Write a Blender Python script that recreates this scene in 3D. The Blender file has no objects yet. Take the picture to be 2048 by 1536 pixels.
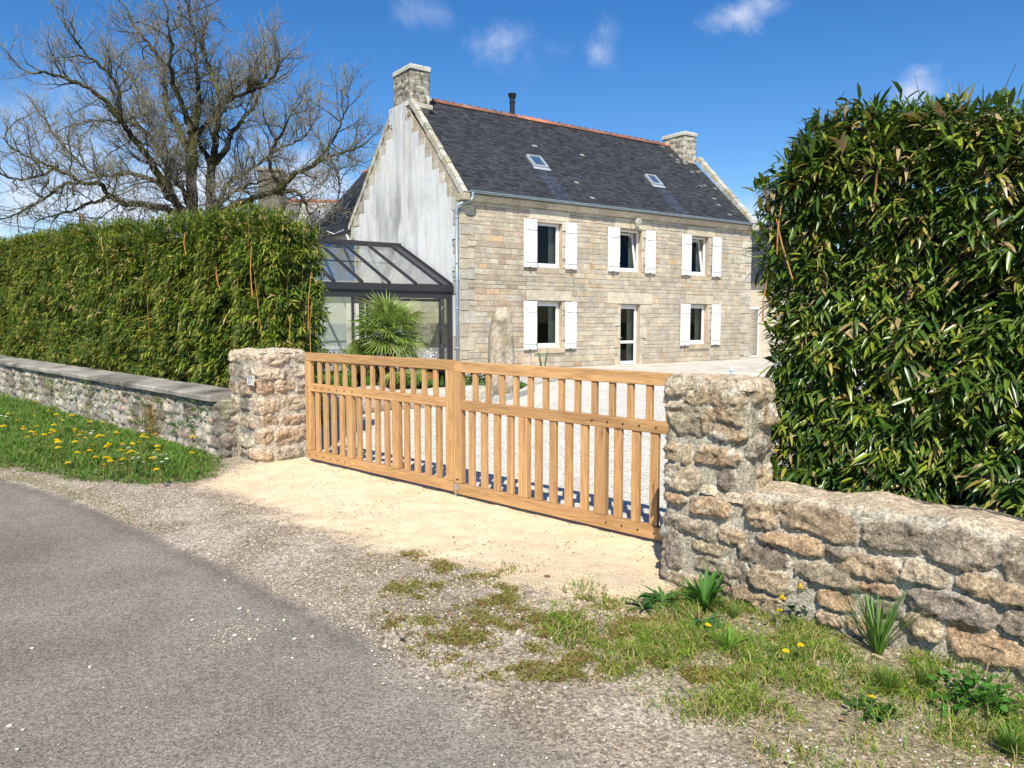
import bpy, bmesh, math, random
import numpy as np
from mathutils import Vector, Matrix
random.seed(7); rng=np.random.default_rng(7)
R=math.radians
sc=bpy.context.scene; COL=sc.collection
# ---------------------------------------------------------------- camera, sky, sun, exposure
cd=bpy.data.cameras.new('camera'); cam=bpy.data.objects.new('camera',cd); COL.objects.link(cam)
cd.sensor_width=36; cd.lens=1537/2048*36; cd.clip_end=2000; cd.clip_start=.05
cam.location=(0,0,1.6); cam.rotation_euler=(R(90-4.64),0,0); sc.camera=cam
SUN_EL=47; SUN_ROT=186
w=bpy.data.worlds.new('World'); sc.world=w; w.use_nodes=True
nt=w.node_tree; N=nt.nodes; L=nt.links
for n in list(N): N.remove(n)
out=N.new('ShaderNodeOutputWorld'); bg=N.new('ShaderNodeBackground'); L.new(bg.outputs[0],out.inputs[0])
sky=N.new('ShaderNodeTexSky'); sky.sky_type='NISHITA'; sky.sun_disc=False
sky.sun_elevation=R(SUN_EL); sky.sun_rotation=R(SUN_ROT); sky.altitude=0; sky.air_density=1.0; sky.dust_density=.3; sky.ozone_density=3.0
bg.inputs[1].default_value=.105
hs=N.new('ShaderNodeHueSaturation'); hs.inputs['Hue'].default_value=.508; hs.inputs['Saturation'].default_value=1.36; hs.inputs['Value'].default_value=1.06; L.new(sky.outputs[0],hs.inputs['Color'])
tc=N.new('ShaderNodeTexCoord')
def wmath(op,a,b=None,c=None):
    n=N.new('ShaderNodeMath'); n.operation=op
    for i,x in enumerate((a,b,c)):
        if x is None: continue
        if isinstance(x,(int,float)): n.inputs[i].default_value=x
        else: L.new(x,n.inputs[i])
    return n.outputs[0]
nz=N.new('ShaderNodeTexNoise'); nz.inputs['Scale'].default_value=13; nz.inputs['Detail'].default_value=12; nz.inputs['Roughness'].default_value=.66; nz.inputs['Distortion'].default_value=.25; L.new(tc.outputs['Generated'],nz.inputs['Vector'])
clouds=[((-0.008,0.944,0.331),24,34,0.8,2),((0.022,0.950,0.313),34,24,0.5,2.6),((0.051,0.945,0.323),22,50,0.45,2.6),((0.102,0.941,0.321),34,32,0.75,2),((0.253,0.903,0.348),22,40,1,1.8),((0.283,0.892,0.352),30,50,0.8,2),((-0.113,0.926,0.360),20,40,0.6,2.2),((0.437,0.865,0.247),34,36,1.05,1.5),((-0.366,0.917,0.160),7,14,0.8,1.3),((-0.247,0.956,0.160),11,20,0.75,1.4),((-0.441,0.889,0.127),6,16,0.8,1.2),((-0.521,0.844,0.131),6,11,0.55,1.2),((-0.478,0.858,0.187),7,10,0.4,1.6),((0.290,0.949,0.123),18,26,0.7,1.4)]
acc=None
for c,sx,sz,amp,k in clouds:
    v=Vector(c).normalized()
    s=N.new('ShaderNodeVectorMath'); s.operation='SUBTRACT'; L.new(tc.outputs['Generated'],s.inputs[0]); s.inputs[1].default_value=v
    m=N.new('ShaderNodeVectorMath'); m.operation='MULTIPLY'; L.new(s.outputs[0],m.inputs[0]); m.inputs[1].default_value=(sx,sx*.6,sz)
    l=N.new('ShaderNodeVectorMath'); l.operation='LENGTH'; L.new(m.outputs[0],l.inputs[0])
    b=wmath('SUBTRACT',1.0,l.outputs['Value'])
    nn=wmath('MULTIPLY',wmath('SUBTRACT',nz.outputs['Fac'],.5),k*1.7)
    t=wmath('MULTIPLY',wmath('ADD',b,nn),amp*.62+(.25 if c[2]<.24 else 0))
    mr=N.new('ShaderNodeMapRange'); mr.interpolation_type='SMOOTHSTEP'; L.new(t,mr.inputs['Value']); mr.inputs['From Min'].default_value=0; mr.inputs['From Max'].default_value=.95; mr.inputs['To Max'].default_value=.85 if c[2]<.24 else min(.85,amp*.8)
    acc=mr.outputs[0] if acc is None else wmath('MAXIMUM',acc,mr.outputs[0])
mx=N.new('ShaderNodeMix'); mx.data_type='RGBA'; L.new(acc,mx.inputs['Factor']); L.new(hs.outputs[0],mx.inputs['A']); mx.inputs['B'].default_value=(7.0,7.3,8.2,1)
L.new(mx.outputs['Result'],bg.inputs[0])
ld=bpy.data.lights.new('sun','SUN'); ld.energy=5.0; ld.angle=R(.53); ld.color=(1,.935,.80)
sun=bpy.data.objects.new('sun',ld); COL.objects.link(sun); sun.rotation_euler=(R(90-SUN_EL),0,R(-6)); sun.location=(0,-20,30)
sc.view_settings.view_transform='Standard'; sc.view_settings.look='None'; sc.view_settings.exposure=.38; sc.view_settings.gamma=1
sc.render.engine='CYCLES'; sc.cycles.max_bounces=8; sc.cycles.transparent_max_bounces=24
# ---------------------------------------------------------------- frames: G = along the street wall and gate, H = the house
gA=R(-44.26); G0=np.array([-2.344,8.778,0.]); GU=np.array([math.cos(gA),math.sin(gA),0]); GV=np.array([-math.sin(gA),math.cos(gA),0])
hA=R(35.5); H0=np.array([-1.58,23.42,0.]); HU=np.array([math.cos(hA),math.sin(hA),0]); HV=np.array([-math.sin(hA),math.cos(hA),0])
def gw(u,v,z=0): return G0+u*GU+v*GV+np.array([0,0,z])
def hw(u,v,z=0): return H0+u*HU+v*HV+np.array([0,0,z])
# ---------------------------------------------------------------- numpy noise
def _h(i,j,k,s):
    with np.errstate(over='ignore'):
        n=(i.astype(np.int64)*374761393+j.astype(np.int64)*668265263+k.astype(np.int64)*2147483647+s*1274126177)&0xffffffff
        n=((n^(n>>13))*1274126177)&0xffffffff
        n=((n^(n>>16))*2246822519)&0xffffffff
        return ((n^(n>>15))&0xffff)/65535.
def vn(P,s=0):
    P=np.asarray(P,float); F=np.floor(P); f=P-F; f=f*f*(3-2*f); F=F.astype(np.int64)
    x,y,z=F[...,0],F[...,1],F[...,2]; a,b,c=f[...,0],f[...,1],f[...,2]; r=0
    for i in (0,1):
        for j in (0,1):
            for k in (0,1):
                r=r+_h(x+i,y+j,z+k,s)*(a if i else 1-a)*(b if j else 1-b)*(c if k else 1-c)
    return r
def fn(P,s=0,o=4,g=.5):
    P=np.asarray(P,float); r=0;A=1;t=0
    for i in range(o): r=r+A*vn(P*2.03**i+i*17.3,s+i); t+=A; A*=g
    return r/t
def P3(x,y,z=0): return np.stack(np.broadcast_arrays(x,y,z),-1)
def sst(a,b,x): t=np.clip((x-a)/(b-a),0,1); return t*t*(3-2*t)
def mixc(a,b,t): t=np.asarray(t)[...,None]; return np.asarray(a)*(1-t)+np.asarray(b)*t
# ---------------------------------------------------------------- mesh helpers
def link(o,parent=None):
    COL.objects.link(o)
    if parent: o.parent=parent
    return o
def tag(o,label=None,cat=None,group=None,kind=None):
    if label: o['label']=label
    if cat: o['category']=cat
    if group: o['group']=group
    if kind: o['kind']=kind
    return o
def empty(name,loc=(0,0,0),rz=0):
    o=bpy.data.objects.new(name,None); COL.objects.link(o); o.location=loc; o.rotation_euler=(0,0,rz); o.empty_display_size=.2; return o
def arrmesh(name,V,Fc,mat,parent=None,cols=None,spk=None,smooth=False,mats=None,mi=None):
    V=np.asarray(V,float).reshape(-1,3); me=bpy.data.meshes.new(name)
    if isinstance(Fc,np.ndarray):
        k=Fc.shape[1]; M=len(Fc)
        me.vertices.add(len(V)); me.vertices.foreach_set('co',V.astype(np.float32).ravel())
        me.loops.add(M*k); me.loops.foreach_set('vertex_index',Fc.astype(np.int32).ravel())
        me.polygons.add(M); me.polygons.foreach_set('loop_start',np.arange(0,M*k,k,dtype=np.int32))
        try: me.polygons.foreach_set('loop_total',np.full(M,k,dtype=np.int32))
        except Exception: pass
    else:
        me.from_pydata([tuple(v) for v in V],[],Fc)
    if cols is not None:
        c=np.ones((len(V),4),np.float32); c[:,:3]=np.asarray(cols).reshape(-1,3)
        a=me.color_attributes.new('Col','FLOAT_COLOR','POINT'); a.data.foreach_set('color',c.ravel())
    if spk is not None:
        c=np.ones((len(V),4),np.float32); c[:,:3]=np.asarray(spk).reshape(-1,3)
        a=me.color_attributes.new('Spk','FLOAT_COLOR','POINT'); a.data.foreach_set('color',c.ravel())
    me.update(calc_edges=True); me.validate()
    if smooth: me.polygons.foreach_set('use_smooth',[True]*len(me.polygons))
    for m in (mats or [mat]): me.materials.append(m)
    if mi is not None: me.polygons.foreach_set('material_index',mi)
    o=bpy.data.objects.new(name,me); return link(o,parent)
class MB:
    def __init__(s): s.v=[];s.f=[];s.c=[]
    def add(s,V,F,c=(1,1,1)):
        b=len(s.v); s.v+= [tuple(map(float,x)) for x in V]; s.f+=[tuple(i+b for i in f) for f in F]
        c=np.asarray(c,float); 
        if c.ndim==1: s.c+=[tuple(c)]*len(V)
        else: s.c+=[tuple(x) for x in c]
    def box(s,x0,x1,y0,y1,z0,z1,c=(1,1,1),M=None,bev=0):
        if bev:
            b=bev; V=[];
            for x,y,z in ((x0,y0,z0),(x1,y0,z0),(x1,y1,z0),(x0,y1,z0),(x0,y0,z1),(x1,y0,z1),(x1,y1,z1),(x0,y1,z1)):
                sx=b if x==x0 else -b; sy=b if y==y0 else -b; sz=b if z==z0 else -b
                V+=[(x+sx,y+sy,z),(x+sx,y,z+sz),(x,y+sy,z+sz)]
            # faces: z
            q=lambda i,k:i*3+k
            F=[(q(3,0),q(2,0),q(1,0),q(0,0)),(q(4,0),q(5,0),q(6,0),q(7,0)),(q(0,1),q(1,1),q(5,1),q(4,1)),(q(2,1),q(3,1),q(7,1),q(6,1)),(q(1,2),q(2,2),q(6,2),q(5,2)),(q(3,2),q(0,2),q(4,2),q(7,2))]
            F+=[(q(0,0),q(1,0),q(1,1),q(0,1)),(q(1,0),q(2,0),q(2,2),q(1,2)),(q(2,0),q(3,0),q(3,1),q(2,1)),(q(3,0),q(0,0),q(0,2),q(3,2)),
                (q(5,0),q(4,0),q(4,1),q(5,1)),(q(6,0),q(5,0),q(5,2),q(6,2)),(q(7,0),q(6,0),q(6,1),q(7,1)),(q(4,0),q(7,0),q(7,2),q(4,2)),
                (q(0,2),q(0,1),q(4,1),q(4,2)),(q(1,1),q(1,2),q(5,2),q(5,1)),(q(2,2),q(2,1),q(6,1),q(6,2)),(q(3,1),q(3,2),q(7,2),q(7,1))]
            F+=[(q(0,0),q(0,1),q(0,2)),(q(1,0),q(1,2),q(1,1)),(q(2,0),q(2,1),q(2,2)),(q(3,0),q(3,2),q(3,1)),(q(4,0),q(4,2),q(4,1)),(q(5,0),q(5,1),q(5,2)),(q(6,0),q(6,2),q(6,1)),(q(7,0),q(7,1),q(7,2))]
        else:
            V=[(x0,y0,z0),(x1,y0,z0),(x1,y1,z0),(x0,y1,z0),(x0,y0,z1),(x1,y0,z1),(x1,y1,z1),(x0,y1,z1)]
            F=[(3,2,1,0),(4,5,6,7),(0,1,5,4),(1,2,6,5),(2,3,7,6),(3,0,4,7)]
        if M is not None: V=[tuple(M@Vector(v)) for v in V]
        s.add(V,F,c)
    def tube(s,pts,rad,k=6,c=(1,1,1),cap=True):
        pts=np.asarray(pts,float); n=len(pts); rad=np.broadcast_to(rad,(n,))
        T=np.gradient(pts,axis=0); T/=np.linalg.norm(T,axis=1)[:,None]+1e-9
        a=np.array([0,0,1.]) if abs(T[0][2])<.9 else np.array([1.,0,0])
        V=[]
        A=np.cross(T[0],a); A/=np.linalg.norm(A)
        an=np.arange(k)*2*math.pi/k
        for i in range(n):
            A=A-T[i]*(A@T[i]); A/=np.linalg.norm(A)+1e-9; B=np.cross(T[i],A)
            V.append(pts[i]+rad[i]*(np.cos(an)[:,None]*A+np.sin(an)[:,None]*B))
        V=np.concatenate(V); F=[(i*k+j,i*k+(j+1)%k,(i+1)*k+(j+1)%k,(i+1)*k+j) for i in range(n-1) for j in range(k)]
        if cap: F+=[tuple(range(k))[::-1],tuple((n-1)*k+j for j in range(k))]
        s.add(V,F,c)
    def build(s,name,mat,parent=None,smooth=False):
        return arrmesh(name,s.v,s.f,mat,parent,cols=s.c,smooth=smooth)
def fast_tubes(paths,k):
    # list of (pts(n,3), rad(n)) all the same n -> arrays
    Pn=np.stack([p for p,_ in paths]); Rd=np.stack([r for _,r in paths]); m,n,_=Pn.shape
    T=np.gradient(Pn,axis=1); T/=np.linalg.norm(T,axis=2,keepdims=True)+1e-9
    ref=np.where(np.abs(T[:,:,2:3])<.8,np.array([0,0,1.]),np.array([1.,0,0]))
    ref=np.broadcast_to(ref[:,:1],T.shape)
    A=np.cross(T,ref); A/=np.linalg.norm(A,axis=2,keepdims=True)+1e-9; B=np.cross(T,A)
    an=np.arange(k)*2*math.pi/k
    V=Pn[:,:,None,:]+Rd[:,:,None,None]*(np.cos(an)[None,None,:,None]*A[:,:,None,:]+np.sin(an)[None,None,:,None]*B[:,:,None,:])
    base=(np.arange(m)*n*k)[:,None,None]; i=(np.arange(n-1)*k)[None,:,None]; j=np.arange(k)[None,None,:]; j2=(j+1)%k
    F=np.stack([base+i+j,base+i+j2,base+i+k+j2,base+i+k+j],-1).reshape(-1,4)
    return V.reshape(-1,3),F
def grid_faces(nx,ny):
    i=np.arange(nx-1)[:,None]; j=np.arange(ny-1)[None,:]; a=i*ny+j
    return np.stack([a,a+ny,a+ny+1,a+1],-1).reshape(-1,4)
# ---------------------------------------------------------------- materials
def M(name,base=None,rough=.85,spec=.3,metal=0,attr=False,noise=(),bump=(),stretch=None,coat=0,trans=0,emit=None,vor=None,ramp=None,obj_rand=0):
    """noise: list of (scale,detail,lo,hi) multiplying the base; bump: list of (scale,strength,dist)"""
    m=bpy.data.materials.new(name); m.use_nodes=True; t=m.node_tree; n=t.nodes; l=t.links
    b=n['Principled BSDF']; b.inputs['Roughness'].default_value=rough; b.inputs['Specular IOR Level'].default_value=spec; b.inputs['Metallic'].default_value=metal
    if coat: b.inputs['Coat Weight'].default_value=coat; b.inputs['Coat Roughness'].default_value=.3
    co=n.new('ShaderNodeTexCoord').outputs['Object']
    if stretch:
        mp=n.new('ShaderNodeMapping'); l.new(co,mp.inputs['Vector']); mp.inputs['Scale'].default_value=stretch; co=mp.outputs[0]
    if obj_rand:
        oi=n.new('ShaderNodeObjectInfo'); ad=n.new('ShaderNodeVectorMath'); ad.operation='MULTIPLY_ADD'; cm=n.new('ShaderNodeCombineXYZ')
        for i in range(3): l.new(oi.outputs['Random'],cm.inputs[i])
        l.new(cm.outputs[0],ad.inputs[0]); ad.inputs[1].default_value=(37,53,71); l.new(co,ad.inputs[2]); co=ad.outputs[0]
    if attr:
        a=n.new('ShaderNodeVertexColor'); a.layer_name='Col'; cur=a.outputs['Color']
    else:
        a=n.new('ShaderNodeRGB'); a.outputs[0].default_value=(*(base or (1,1,1)),1); cur=a.outputs[0]
    if ramp:
        sc_,de,stops,dist=ramp
        x=n.new('ShaderNodeTexNoise'); l.new(co,x.inputs['Vector']); x.inputs['Scale'].default_value=sc_; x.inputs['Detail'].default_value=de; x.inputs['Distortion'].default_value=dist
        cr=n.new('ShaderNodeValToRGB'); l.new(x.outputs['Fac'],cr.inputs[0])
        while len(cr.color_ramp.elements)<len(stops): cr.color_ramp.elements.new(.5)
        for e,(p,c) in zip(cr.color_ramp.elements,stops): e.position=p; e.color=(*c,1)
        cur=cr.outputs[0]
    def mul(cur,fac,lo,hi,f0=.3,f1=.7):
        mr=n.new('ShaderNodeMapRange'); l.new(fac,mr.inputs['Value']); mr.inputs['From Min'].default_value=f0; mr.inputs['From Max'].default_value=f1; mr.inputs['To Min'].default_value=lo; mr.inputs['To Max'].default_value=hi
        v=n.new('ShaderNodeVectorMath'); v.operation='SCALE'; l.new(cur,v.inputs[0]); l.new(mr.outputs[0],v.inputs['Scale']); return v.outputs[0]
    for s_,d_,lo,hi in noise:
        x=n.new('ShaderNodeTexNoise'); l.new(co,x.inputs['Vector']); x.inputs['Scale'].default_value=s_; x.inputs['Detail'].default_value=d_; x.inputs['Roughness'].default_value=.6
        cur=mul(cur,x.outputs['Fac'],lo,hi)
    if vor:
        for s_,lo,hi in vor:
            x=n.new('ShaderNodeTexVoronoi'); l.new(co,x.inputs['Vector']); x.inputs['Scale'].default_value=s_
            sp=n.new('ShaderNodeSeparateColor'); l.new(x.outputs['Color'],sp.inputs[0]); cur=mul(cur,sp.outputs[0],lo,hi,0,1)
    if obj_rand:
        mr=n.new('ShaderNodeMapRange'); l.new(oi.outputs['Random'],mr.inputs['Value']); mr.inputs['To Min'].default_value=.86; mr.inputs['To Max'].default_value=1.12
        v=n.new('ShaderNodeVectorMath'); v.operation='SCALE'; l.new(cur,v.inputs[0]); l.new(mr.outputs[0],v.inputs['Scale']); cur=v.outputs[0]
    l.new(cur,b.inputs['Base Color'])
    hh=None
    for s_,st,di in bump:
        x=n.new('ShaderNodeTexNoise'); l.new(co,x.inputs['Vector']); x.inputs['Scale'].default_value=s_; x.inputs['Detail'].default_value=5
        bp=n.new('ShaderNodeBump'); bp.inputs['Strength'].default_value=st; bp.inputs['Distance'].default_value=di; l.new(x.outputs['Fac'],bp.inputs['Height'])
        if hh is not None: l.new(hh,bp.inputs['Normal'])
        hh=bp.outputs[0]
    if hh is not None: l.new(hh,b.inputs['Normal'])
    if trans:
        tr=n.new('ShaderNodeBsdfTranslucent'); l.new(cur,tr.inputs['Color']); ms=n.new('ShaderNodeMixShader'); ms.inputs[0].default_value=trans
        l.new(b.outputs[0],ms.inputs[1]); l.new(tr.outputs[0],ms.inputs[2]); l.new(ms.outputs[0],n['Material Output'].inputs[0])
    return m
def glass(name,tint=(.8,.85,.84),refl=.6,rough=.01,base=.04,k=1.7):
    m=bpy.data.materials.new(name); m.use_nodes=True; t=m.node_tree; n=t.nodes; l=t.links; n.remove(n['Principled BSDF'])
    tr=n.new('ShaderNodeBsdfTransparent'); tr.inputs[0].default_value=(*tint,1); gl=n.new('ShaderNodeBsdfGlossy'); gl.inputs['Roughness'].default_value=rough; gl.inputs['Color'].default_value=(refl,refl,refl,1)
    fr=n.new('ShaderNodeFresnel'); fr.inputs[0].default_value=1.55; ad=n.new('ShaderNodeMath'); ad.operation='MULTIPLY_ADD'; l.new(fr.outputs[0],ad.inputs[0]); ad.inputs[1].default_value=k; ad.inputs[2].default_value=base
    ms=n.new('ShaderNodeMixShader'); l.new(ad.outputs[0],ms.inputs[0]); l.new(tr.outputs[0],ms.inputs[1]); l.new(gl.outputs[0],ms.inputs[2]); l.new(ms.outputs[0],n['Material Output'].inputs[0]); return m
m_ground=M('ground_surface',attr=True,rough=.95,spec=.15,noise=[(9,4,.86,1.12),(70,3,.74,1.26)],vor=[(62,.55,1.45),(150,.65,1.36)],bump=[(60,.6,.012),(220,.6,.006)])
m_road=M('asphalt',attr=True,rough=.93,spec=.2,noise=[(1.6,5,.86,1.12),(300,2,.8,1.22)],vor=[(120,.58,1.40),(230,.7,1.3)],bump=[(120,.5,.006),(300,.5,.003)])
m_yard=M('white_gravel_surface',attr=True,rough=.9,spec=.2,noise=[(.6,3,.93,1.05)],vor=[(55,.55,1.25),(30,.85,1.1)],bump=[(60,.9,.02)])
m_sand=M('crushed_sand',attr=True,rough=.95,spec=.1,noise=[(5,5,.92,1.07),(90,3,.86,1.12)],vor=[(170,.82,1.16)],bump=[(35,.35,.012),(200,.5,.004)])
m_pebble=M('pebble',attr=True,rough=.85,spec=.25,noise=[(60,3,.85,1.1)])
m_stone=M('granite_rubble',attr=True,rough=.95,spec=.15,noise=[(14,5,.72,1.26),(55,4,.50,1.50),(150,3,.52,1.5)],bump=[(22,.5,.02),(70,.7,.010),(160,.7,.006)])
m_ashlar=M('granite_ashlar',attr=True,rough=.93,spec=.2,noise=[(.55,5,.78,1.14),(3.5,5,.80,1.15),(32,4,.66,1.32)],bump=[(30,.6,.02)])
m_render=M('weathered_render',attr=True,rough=.95,spec=.15,noise=[(6,4,.94,1.05)],bump=[(25,.2,.01)])
m_slate=M('slate',attr=True,rough=.6,spec=.35,noise=[(.8,4,.92,1.07),(12,4,.8,1.2)])
m_terra=M('terracotta',attr=True,rough=.9,noise=[(9,4,.7,1.2)])
m_white=M('white_paint',(.78,.78,.79),rough=.45,spec=.4)
m_whiteframe=M('white_frame',(.76,.77,.79),rough=.35,spec=.45)
m_dark=M('dark_aluminium',(.032,.03,.034),rough=.38,spec=.5)
m_black=M('black_steel',(.012,.012,.013),rough=.4,spec=.5)
m_zinc=M('zinc',(.30,.37,.44),rough=.45,metal=.25,spec=.5,noise=[(5,3,.85,1.1)])
m_glass=glass('window_glass',(.72,.76,.74),.6,base=.0,k=.9)
m_cglass=glass('conservatory_glass',(.86,.91,.90),.98,base=.18)
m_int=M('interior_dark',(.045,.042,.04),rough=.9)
m_curtain=M('curtain',(.60,.66,.60),rough=.9,noise=[(3,2,.8,1.1)],stretch=(14,14,1))
m_leafR=M('bamboo_leaf_glossy',attr=True,rough=.32,spec=.55,trans=.16)
m_leafL=M('bamboo_leaf',attr=True,rough=.5,spec=.35,trans=.25)
m_grass=M('grass_blade',attr=True,rough=.55,spec=.3,trans=.3)
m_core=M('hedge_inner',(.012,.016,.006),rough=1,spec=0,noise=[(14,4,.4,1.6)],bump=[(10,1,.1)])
m_cane=M('cane',attr=True,rough=.5,noise=[(20,3,.8,1.15)])
m_bark=M('bark',attr=True,rough=.95,spec=.1,noise=[(3,5,.6,1.35)],bump=[(14,.8,.04)])
m_coping=M('concrete_coping',attr=True,rough=.95,spec=.15,noise=[(8,5,.75,1.15),(60,3,.8,1.15)],stretch=None,bump=[(40,.4,.01)])
m_palm=M('palm_leaf',attr=True,rough=.4,spec=.4,trans=.2)
m_fibre=M('palm_trunk_fibre',(.085,.06,.045),rough=1,noise=[(14,4,.5,1.5)],bump=[(30,1,.03)])
m_fur=M('black_fur',(.008,.008,.009),rough=.5,spec=.4,noise=[(60,3,.7,1.3)],bump=[(90,.4,.01)])
m_flower=M('petal',attr=True,rough=.6,trans=.2)
m_moss=M('moss',attr=True,rough=1,noise=[(40,3,.6,1.3)])
m_iron=M('rusty_iron',(.05,.035,.028),rough=.8)
def wood(name,stretch):
    return M(name,rough=.55,spec=.28,obj_rand=1,stretch=stretch,ramp=(1.6,6,[(.22,(.27,.13,.05)),(.42,(.47,.265,.115)),(.60,(.56,.335,.15)),(.8,(.62,.39,.19))],2.0),noise=[(.6,2,.80,1.14),(3.2,3,.9,1.07)],bump=[(3,.12,.004)])
m_wv=wood('oak_upright_grain',(26,26,1.6)); m_wh=wood('oak_lengthwise_grain',(1.6,26,26))
# ================================================================ GROUND
road_poly=np.array([(-40,42),(-12.5,14.4),(-5.27,7.81),(-4.34,7.11),(-3.51,6.44),(-2.58,5.60),(-1.63,4.66),(-1.06,4.125),(-.54,3.58),(-.05,3.08),(.5,2.45),(1.6,.6),(20,-35)])
def sd_line(poly,X,Y):
    best=np.full(X.shape,1e9); sg=np.zeros(X.shape)
    for (ax,ay),(bx,by) in zip(poly[:-1],poly[1:]):
        dx,dy=bx-ax,by-ay; t=np.clip(((X-ax)*dx+(Y-ay)*dy)/(dx*dx+dy*dy),0,1)
        d=np.hypot(X-ax-t*dx,Y-ay-t*dy); cr=dx*(Y-ay)-dy*(X-ax)
        m=d<best; best=np.where(m,d,best); sg=np.where(m,np.sign(cr),sg)
    return best*sg      # >0 on the left of travel = verge side
def sd_poly(poly,X,Y):
    poly=np.asarray(poly); best=np.full(X.shape,1e9); ins=np.zeros(X.shape,bool); poly=np.array([p for p,q in zip(poly,np.roll(poly,-1,0)) if np.hypot(*(p-q))>1e-6])
    for (ax,ay),(bx,by) in zip(poly,np.roll(poly,-1,0)):
        dx,dy=bx-ax,by-ay; t=np.clip(((X-ax)*dx+(Y-ay)*dy)/(dx*dx+dy*dy),0,1)
        best=np.minimum(best,np.hypot(X-ax-t*dx,Y-ay-t*dy))
        c=((ay>Y)!=(by>Y))&(X<(bx-ax)*(Y-ay)/(by-ay+1e-12)+ax); ins^=c
    return np.where(ins,best,-best)
sand_poly=[(-3.05,7.5),(-2.95,8.7),(-2.2,9.3),(1.5,5.75),(1.2,4.75),(1.08,4.45),(.66,4.16),(.3,4.28),(-.25,4.85),(-.75,5.2),(-1.72,6.08),(-2.4,6.9)]
grassL_poly=[(-14,21),(-12,15.6),(-7,9.9),(-5.9,8.55),(-4.95,8.0),(-4.15,7.6),(-3.4,7.45),(-3.05,7.75),(-3.2,8.5),(-3.6,9.3),(-11,17),(-13,21)]
grassR_poly=[(.7,4.35),(1.1,4.6),(4.5,1.3),(3.6,.6),(1.7,1.6),(1.1,2.5),(.75,3.2),(.35,3.8),(.1,4.25)]
def ground_fields(X,Y):
    Q=P3(X,Y)
    n1=fn(Q*1.1,1,4)-.5; n2=fn(Q*5,2,4)-.5; n3=fn(Q*22,3,3)-.5
    dr=sd_line(road_poly,X,Y)+n2*.08+n3*.09
    fade=sst(4.4,3.0,Y)*sst(-1.4,-.2,X)          # asphalt fades into dirt on the near right
    mroad=1-sst(-.02-.40*fade,.02+.10*fade,dr+n1*.5*fade)
    ds=sd_poly(sand_poly,X,Y)+n1*.35+n2*.28
    msand=sst(-.22,.16,ds+n3*.35)
    dl=sd_poly(grassL_poly,X,Y)+n2*.34+n1*.2; mgl=sst(-.1,.12,dl)
    dg=sd_poly(grassR_poly,X,Y)+n1*.55+n2*.3; mgr=sst(-.25,.35,dg)
    return mroad,msand,mgl,mgr,n1,n2,n3,dr
def ground_h(X,Y):
    # the strip by the left wall swells gently, the right verge too
    q=P3(X,Y); dl=sd_poly(grassL_poly,X,Y)
    return .05*sst(0,.6,dl)+.012*(fn(q*3,5,4)-.5)
def ground_cols(X,Y):
    mroad,msand,mgl,mgr,n1,n2,n3,dr=ground_fields(X,Y); Q=P3(X,Y)
    tone=fn(Q*.5+9,11,3)
    asph=mixc((.222,.190,.157),(.252,.230,.193),sst(-3,.5,X+ (tone-.5)*1.5))
    asph=asph*(1+.42*n1+.2*n2+.25*(fn(P3(X+Y*.8,(Y-X*.8)*3.5)*.5,13,3)-.5))[...,None]
    edge=np.exp(-((dr+.09+.1*n2)/.055)**2)*sst(3.2,4.6,Y)*sst(.3,.6,tone+n2*.5+.15); asph=asph*(1-.22*edge)[...,None]
    grav=mixc((.32,.265,.20),(.41,.35,.275),sst(-.2,.2,n1+n2))
    dirt=np.array([.27,.215,.155]); grav=mixc(grav,dirt,sst(.05,.2,fn(Q*2.2+5,21,4)-.5)*.8)
    wear=np.clip(sst(.0,.5,1-np.abs(X+Y*.55-3.05)*1.6)*sst(5.6,4.6,Y),0,1)*.55
    sand=mixc((.68,.545,.365),(.75,.61,.42),sst(-.2,.2,n2))*(1+.12*n1)[...,None]; sand=mixc(sand,(.42,.34,.25),np.clip(wear*(.5+1.8*(n1+n2+.2)),0,.75))
    c=mixc(grav,sand,msand)
    soil=np.array([.12,.095,.05]); c=mixc(c,soil,mgl*.85); c=mixc(c,np.array([.26,.21,.11]),mgr*.55*(1-.7*msand))
    fr=np.exp(-((dr-.12)/.10)**2)*sst(-3.0,-4.0,X); c=mixc(c,(.20,.19,.07),fr*.5)
    c=mixc(c,asph,mroad)
    s=np.stack([mroad,msand,mgl],-1)
    return c,s,mroad,msand
# fine sheet near the camera, cut into the road, the verge and the driveway without a seam
def fine(x0,x1,y0,y1,r):
    xs=np.arange(x0,x1+1e-6,r); ys=np.arange(y0,y1+1e-6,r); X,Y=np.meshgrid(xs,ys,indexing='ij'); return X,Y
X,Y=fine(-10,6,1.0,11.5,.033)
Zg=ground_h(X,Y); C_,S_,mr_,ms_=ground_cols(X,Y)
Zg=Zg+.004*ms_*(fn(P3(X,Y)*9,31,3)-.5)*6*(1-mr_)+ (-.008)*(mr_)
F_=grid_faces(*X.shape); V_=P3(X,Y,Zg).reshape(-1,3); C_=C_.reshape(-1,3)
fm_r=mr_.ravel()[F_].mean(1)>.5; fm_s=(ms_.ravel()[F_].mean(1)>.5)&~fm_r
# the yard (white gravel) starts behind the gate line
def g_v(V): return (V[...,:2]-G0[:2])@GV[:2]
fv=g_v(V_)[F_].mean(1); yard_side=fv>.32
gu_=((V_[...,:2]-G0[:2])@GU[:2])[F_].mean(1)
def sub(name,mask,kind='structure',mat=None):
    F=F_[mask]; u,inv=np.unique(F,return_inverse=True)
    o=arrmesh(name,V_[u],inv.reshape(F.shape),mat or m_ground,cols=C_[u],smooth=True); tag(o,kind=kind); return o
sub('road',fm_r,mat=m_road); sub('driveway',fm_s&~yard_side,mat=m_sand); sub('verge',~fm_r&~fm_s&~yard_side)
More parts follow.
